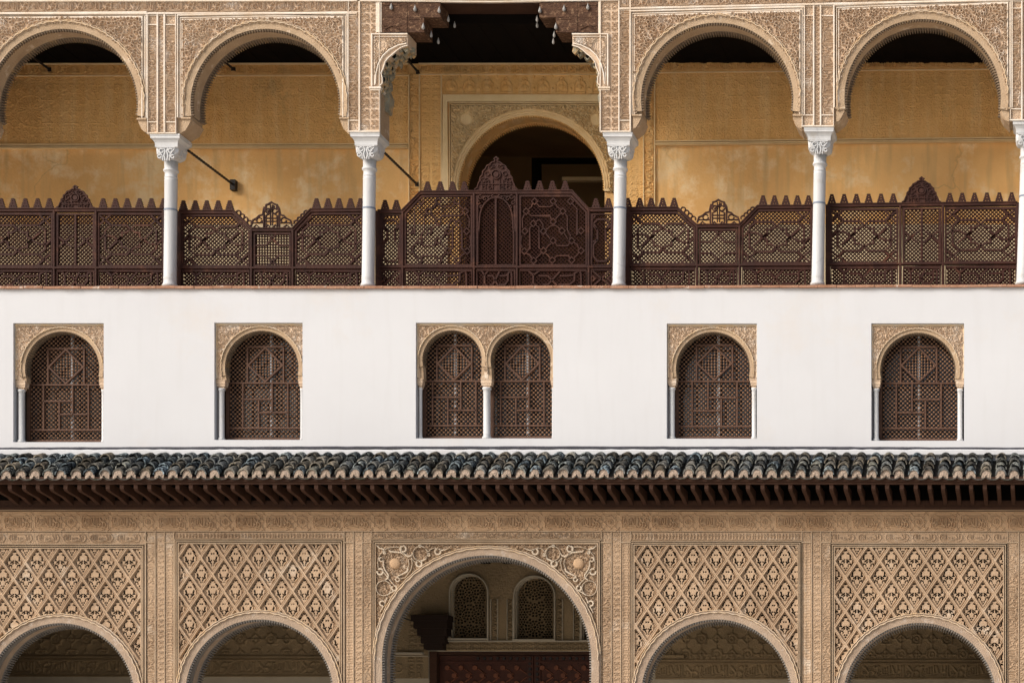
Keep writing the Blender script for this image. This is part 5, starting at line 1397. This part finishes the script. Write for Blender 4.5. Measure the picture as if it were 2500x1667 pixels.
        for Q, wd in ST:
            Q = [z(p) for p in Q]
            if len(Q) < 3 and np.isscalar(wd) and wd == .1: continue
            wd = np.array(wd) * .82; ml.ribbon(Q, wd, LYF - .012, LYF + .045, bevel=.35)
            mr.ribbon([(2380 - p[0], p[1]) for p in Q], wd, LYF - .012, LYF + .045, bevel=.35)
        ml.build('leaf_scrolls', M['pale_leaf'], a); mr.build('leaf_scrolls', M['pale_leaf'], a)
        for bx_ in (966, 2380 - 966):
            m = MB(0); rows = []
            for t_, rr in ((0, 13.5), (.35, 13.2), (.7, 11), (.9, 7), (1, 1)):
                rows.append([(PX(bx_) + rr * K * math.cos(R(q * 20)), LYF + .02 - .035 * t_, PZ(1375.5) + rr * K * math.sin(R(q * 20))) for q in range(18)])
            fs = []
            for i in range(4):
                for q in range(18): fs.append((i * 18 + (q + 1) % 18, i * 18 + q, (i + 1) * 18 + q, (i + 1) * 18 + (q + 1) % 18))
            fs.append(tuple(reversed(range(72, 90)))); m.add([v for row in rows for v in row], fs)
            m.build('shell_boss', M['frieze_low'], a, smooth=True)
    m1 = MB(0); archivolt(m1, cx, cy, r, 23 if kind == 2 else 22, 0 if kind == 2 else -3, 180 if kind == 2 else 183, 140 if kind == 2 else 0, tuple((t, y + LYF) for t, y in ((0, .05), (0, -.012), (.7, -.018), (.74, -.03), (.84, -.03), (.88, -.012), (1.0, -.01), (1.03, .05))))
    m1.build('archivolt', M['low_arch'], a)
    m2 = MB(0); bead(m2, cx, cy, r + 17, 0, 180, 1.5, LYF - .04, LYF - .01, .9); bead(m2, cx, cy, r + 22.5, 3, 177, 1.4, LYF - .024, LYF + .02, .5); m2.build('archivolt_bead', M['bead'], a)
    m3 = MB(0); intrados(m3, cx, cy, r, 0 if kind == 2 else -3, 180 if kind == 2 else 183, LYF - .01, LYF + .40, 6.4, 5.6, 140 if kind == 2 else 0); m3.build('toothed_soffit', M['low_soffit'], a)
    m4 = MB(0)
    for d, wd, Yf in ((1.5, 3, LYF - .006), (6, 2.4, LYF - .014), (10.5, 2.2, LYF - .004)):
        m4.ribbon([(x0 - d, 1760), (x0 - d, yt - d), (x1 + d, yt - d), (x1 + d, 1760)], wd, Yf, LYF + .205)
    m4.build('frame_moulding', M['low_mould'], a)
    # inscription strip above the panel
    hf = HF(x0 - 12, 1299, x1 + 12, yt - 13, 1.15, LYF + .012)
    if kind == 0: hf.band(x0 - 12, 1301, x1 + 12, yt - 14, T_KUFIC, 60, 'h', 1.0, wear=.3)
    elif kind == 1: hf.band(x0 - 12, 1300, x1 + 12, yt - 14, T_OVAL, 66, 'h', .95, wear=.3)
    else: hf.band(x0 - 12, 1300, x1 + 12, yt - 14, T_MOTTO, 51, 'h', .85, wear=.3)
    hf.build('inscription_carving', M['low_ornament'], a)
LP_ = [(-124, -48), (360, 427), (844, 908), (1471, 1540), (1960, 2027), (2461, 2538)]
for k, (x0, x1) in enumerate(LP_):
    p = bpy.data.objects.new('pier', None); link(p, palace); p.location = Vector((PX((x0 + x1) / 2), 0, PZ(1700))) - palace.location
    w3 = (x1 - x0) / 3; hf = HF(x0 - 12, 1299, x1 + 12, 1720, 1.2, LYF + .014)
    hf.curls(x0 - 12, 1300, x1 + 12, 1720, 6.5, 1.8, 1.3, .012, seed=k)
    hf.band(x0, 1327, x0 + w3 - 1.5, 1720, T_KUFIC if k in (2, 4) else T_MOTTO, 52, 'up', .62, wear=.5)
    hf.band(x0 + w3 + 1, 1299, x1 - w3 - 1, 1720, T_SCALE, w3 * 1.0, 'h', .7, vperiod=26, wear=.5)
    hf.band(x1 - w3 + 1.5, 1327, x1, 1720, T_KUFIC if k in (1, 3) else T_MOTTO, 52, 'down', .62, wear=.5)
    def keep(X, Y, x0=x0, x1=x1, k=k):
        ok = (X > x0 - .5) & (X < x1 + .5)
        return ok
    hf.build('inscription_carving', M['low_ornament'], p, keep)
    m = MB(0)
    for x in (x0 - 1, x0 + w3, x1 - w3, x1 + 1): m.box(x - .9, 1299, x + .9, 1760, LYF - .004, LYF + .05)
    m.build('fillet', M['low_mould'], p)
    m = MB(0); m.box(x0 - 2, 1323.2, x0 + w3, 1325.4, LYF - .006, LYF + .05); m.box(x1 - w3, 1323.2, x1 + 2, 1325.4, LYF - .006, LYF + .05); m.build('rosette_frame', M['low_mould'], p)

# ================================================================== back wall of the lower portico
PY_ = 3.0
m = MB(PY_)
z = lambda y: y
win_h = []
def wbox_(x0, x1, c, yb_): 
    r = (x1 - x0) / 2; cx = (x0 + x1) / 2
    return [(cx - r * math.cos(R(a)), c + r * .95 - r * .95 * math.sin(R(a))) for a in range(0, 181, 12)] + [(x1, yb_), (x0, yb_)]
LW = [(1103, 1188, 1404, 1557), (1260, 1351, 1409, 1559), (1424, 1512, 1409, 1561)]
holes = [wbox_(*q) for q in LW] + [rect(1048, 1589, 1560, 2250)]
m.prism([(XL - 100, 1330), (XR + 100, 1330), (XR + 100, 2240), (XL - 100, 2240)], PY_ + .02, PY_ + .5, holes=[h if i < 3 else [(1048, 1589), (1560, 1589), (1560, 2230), (1048, 2230)] for i, h in enumerate(holes)])
m.build('portico_wall', M['portico_white'], palace)
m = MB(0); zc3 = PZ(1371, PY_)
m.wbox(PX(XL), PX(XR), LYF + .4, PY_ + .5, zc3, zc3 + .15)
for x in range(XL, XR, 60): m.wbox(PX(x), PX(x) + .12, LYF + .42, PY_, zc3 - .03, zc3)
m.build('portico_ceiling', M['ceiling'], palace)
ps = bpy.data.objects.new('portico_panel', None); link(ps, palace); ps.location = Vector((PX(640, PY_), PY_, PZ(1650, PY_))) - palace.location
for (x0, x1, y0, y1, fy) in ((-200, 960, 1372, 1651, 1613), (1600, 2700, 1372, 1657, 1622)):
    hf = HF(x0, y0, x1, y1, 2.0, PY_ + .01)
    hf.band(x0, y0, x1, fy - 18, T_GIRIH, 75, 'h', 1.6, vperiod=75)
    hf.band(x0, fy, x1, fy + 33, T_MOTTO, 108, 'h', .7)
    for x in range(int(x0), int(x1), 108): hf.disc((x + 54, fy + 16), 5, .015)
    if x0 > 0:
        for q in range(7): hf.disc((1700 + q * 15, 1604), 4, .02)
    hf.build('stucco_carving', M['portico'], ps)
    mm = MB(PY_); mm.box(x0, fy - 12, x1, fy - 9, PY_ - .03, PY_ + .02); mm.box(x0, fy - 4, x1, fy - 2, PY_ - .02, PY_ + .02); mm.box(x0, y1 - 3, x1, y1, PY_ - .02, PY_ + .02)
    if x0 > 0: mm.box(1600, 1599, 1672, 1606, PY_ - .07, PY_ + .02)
    mm.build('string_moulding', M['portico'], ps)
hw_ = bpy.data.objects.new('portal_wall', None); link(hw_, palace); hw_.location = Vector((PX(1250, PY_), PY_, PZ(1650, PY_))) - palace.location
hf = HF(960, 1372, 1600, 1563, 1.6, PY_ + .01)
hf.curls(962, 1374, 1600, 1563, 9, 2.4, 1.6, .008, seed=8)
for x0 in (1201, 1237, 1357, 1400): hf.band(x0, 1462, x0 + 16, 1561, T_LEAF, 15, 'down', 1.4)
hf.rect(1216, 1466, 1238, 1561, .006, 'set'); hf.rect(1376, 1466, 1400, 1561, .006, 'set')
inw = [in_poly(wbox_(*q)) for q in LW]
hf.build('stucco_carving', M['portico'], hw_, lambda X, Y: ~(inw[0](X, Y) | inw[1](X, Y) | inw[2](X, Y)))
hf = HF(1085, 1566, 1600, 1588, 1.4, PY_ + .004); hf.band(1085, 1567, 1600, 1587, T_KUFIC, 34, 'h', 1.0); hf.build('frieze_carving', M['portico'], hw_)
hf = HF(958, 1500, 1046, 1655, 1.6, PY_ + .0)
hf.curls(960, 1502, 990, 1590, 8, 2, 1.4, .008, seed=9); hf.band(995, 1500, 1046, 1590, T_SCALE, 24, 'h', .7, vperiod=24); hf.band(994, 1602, 1034, 1655, T_SCALE, 20, 'h', .8, vperiod=18)
hf.stroke(arc(973, 1630, 10, 0, 360, 18), 1.6, .012); hf.build('side_carving', M['portico'], hw_)
mm = MB(PY_)
for (a, b, c, d) in LW:
    cx = (a + b) / 2; r = (b - a) / 2 + 4
    mm.ribbon([(a - 4, d + 3), (a - 4, c + r)] + [(cx - r * math.cos(R(q)), c + r * .92 - r * .98 * math.sin(R(q))) for q in range(0, 181, 9)] + [(b + 4, c + r), (b + 4, d + 3)], 4, PY_ - .04, PY_ + .02)
    mm.box(a - 7, d + 1, b + 7, d + 5, PY_ - .06, PY_ + .02)
for x in (1199, 1215.5, 1239, 1253, 1355, 1374, 1401, 1417): mm.box(x - .9, 1462, x + .9, 1562, PY_ - .03, PY_ + .02)
mm.box(1085, 1563.5, 1600, 1566.5, PY_ - .05, PY_ + .02); mm.ribbon([(970, 1595), (1036, 1595)], 6, PY_ - .09, PY_ + .02); mm.box(960, 1600, 1046, 1602, PY_ - .02, PY_ + .02)
mm.build('wall_moulding', M['portico_white'], hw_)
# pierced stucco lattices: tiny star-shaped openings
for i, (a, b, c, d) in enumerate(LW):
    poly = wbox_(a, b, c, d); f = in_poly(poly)
    g = MB(PY_ + .12)
    Yl = PY_ + .12
    cx = (a + b) / 2
    # round openings on a polar-star grid cut out of a plate
    hl = []; step = 7.2
    ctrs = [(cx, 1440), (cx, 1481), (cx, 1530)] if i else [(cx, 1445), (cx - 22, 1498), (cx + 22, 1498), (cx, 1540)]
    used = []
    for (sx, sy) in ctrs:
        for ring, cnt, rr in ((0, 1, 3.6), (8.2, 8, 2.5), (14.6, 12, 3.0), (21.5, 16, 3.2)):
            for q in range(cnt):
                ang = 2 * math.pi * (q + (ring > 10) * .5) / cnt; used.append((sx + ring * math.cos(ang), sy + ring * math.sin(ang), rr))
    yy = c + 6; row = 0
    while yy < d:
        xx = a + 4 + (row % 2) * 3.2
        while xx < b: used.append((xx, yy, 2.7)); xx += 6.6
        yy += 6.0; row += 1
    keep_ = []
    for x, y, r_ in used:
        if not f(np.array([x]), np.array([y]))[0]: continue
        if min(x - a, b - x, d - y) < r_ + .7 or math.hypot(x - cx, max(0, (c + (b - a) / 2 * .95) - y)) > (b - a) / 2 - r_ - .8: continue
        if all(math.hypot(x - u, y - v) > r_ + q + .45 for u, v, q in keep_): keep_.append((x, y, r_))
    hl = [[(x + r_ * math.cos(R(q * 60 + 30)), y + r_ * math.sin(R(q * 60 + 30))) for q in range(6)] for x, y, r_ in keep_]
    g.prism(poly, Yl, Yl + .05, holes=hl)
    g.build('pierced_lattice', M['pierced'], hw_)
m = MB(PY_ + .5); m.box(1050, 1380, 1560, 1575, PY_ + .55, PY_ + .6); m.build('added_black_sheet', M['ceiling'], hw_)  # black sheet added so the pierced openings look unlit
# wooden door
dr_ = bpy.data.objects.new('door', None); link(dr_, palace); dr_.location = Vector((PX(1299, PY_), PY_ + .1, 0)) - palace.location
m = MB(PY_); m.box(1048.5, 1589.5, 1066, 2245, PY_ + .0, PY_ + .2); m.box(1066.5, 1589.5, 1560, 1597, PY_ + .03, PY_ + .2); m.build('door_frame', M['eave_wood'], dr_)
for (a, b) in ((1067, 1298), (1300, 1540)):
    m = MB(PY_); m.m = 0
    m.box(a, 1598, b, 2240, PY_ + .12, PY_ + .17)
    m.box(a + 3, 1612, b - 3, 1615, PY_ + .10, PY_ + .13); m.box(a, 1598, a + 16, 2240, PY_ + .095, PY_ + .125) if a > 1200 else m.box(b - 16, 1598, b, 2240, PY_ + .095, PY_ + .125)
    m.m = 1
    g = random.Random(int(a)); row = 0; yy = 1628
    while yy < 1760:
        xx = a + 20 + (row % 2) * 17
        while xx < b - 24:
            m.prism([(xx + 6.5 * math.cos(R(q * 60 + 30)), yy + 6.5 * math.sin(R(q * 60 + 30))) for q in range(6)], PY_ + .09, PY_ + .13)
            xx += 34
        yy += 19; row += 1
    for yy in range(1628, 1760, 38):
        for xx in range(int(a) + 20, int(b) - 40, 34):
            m.ribbon([(xx + 8, yy + 3), (xx + 26, yy + 16)], 2.5, PY_ + .1, PY_ + .13); m.ribbon([(xx + 26, yy + 22), (xx + 8, yy + 35)], 2.5, PY_ + .1, PY_ + .13)
    m.build('door_leaf', [M['door'], M['door_hi']], dr_)
    mn = MB(PY_)
    sx = b - 8 if a < 1200 else a + 8
    for yy in range(1605, 1760, 13):
        mn.prism([(sx + 4 * math.cos(R(q * 45)), yy + 4 * math.sin(R(q * 45))) for q in range(8)], PY_ + .075, PY_ + .1)
    for q_ in range(8):
        x_ = (sx - 16 * (q_ + 1)) if a < 1200 else (sx + 16 * (q_ + 1))
        mn.prism([(x_ + 3.8 * math.cos(R(q * 45)), 1605 + 3.8 * math.sin(R(q * 45))) for q in range(8)], PY_ + .09, PY_ + .13)
    mn.build('door_studs', M['iron'], dr_)
m = MB(0); m.wbox(PX(XL), PX(XR), PY_ + 1.2, PY_ + 1.3, 0, PZ(1330, PY_)); m.build('inner_wall', M['dark_room'], palace)
m = MB(0); m.wbox(PX(XL), PX(XR), .3, 5.4, PZ(1150) - .12, PZ(1150) - .11); m.build('portico_roof_slab', M['dark_room'], palace)

# dark carved wooden door pivot bracket jutting from the portal wall
CB = 2.72
pv = thing('pivot_bracket', (PX(1048, CB), CB, PZ(1583, CB)), 'near-black stepped wooden bracket hanging left of the portal, inside the wide lower arch', 'bracket')
m = MB(CB)
for (a, b, c, d, Y) in ((1003, 1500, 1093, 1514, 0), (1008, 1514.2, 1091, 1532, .02), (1016, 1532.2, 1088, 1550, .04), (1024, 1550.2, 1082, 1568, .06), (1030, 1568.2, 1076, 1583, .08)):
    m.box(a, b, c, d, CB + Y, PY_ - .0)
m.build('bracket_body', mat('bracket_wood', (.022, .012, .008), rough=.8), pv)
m = MB(CB); m.ribbon([(979, 1506), (1004, 1514)], 3, CB + .1, CB + .15); m.build('iron_stay', M['iron'], pv)

# ================================================================== ground
g = MB(0); g.wbox(-500, 500, -500, 500, -.2, 0)
go = g.build('ground', M['ground']); go['kind'] = 'structure'
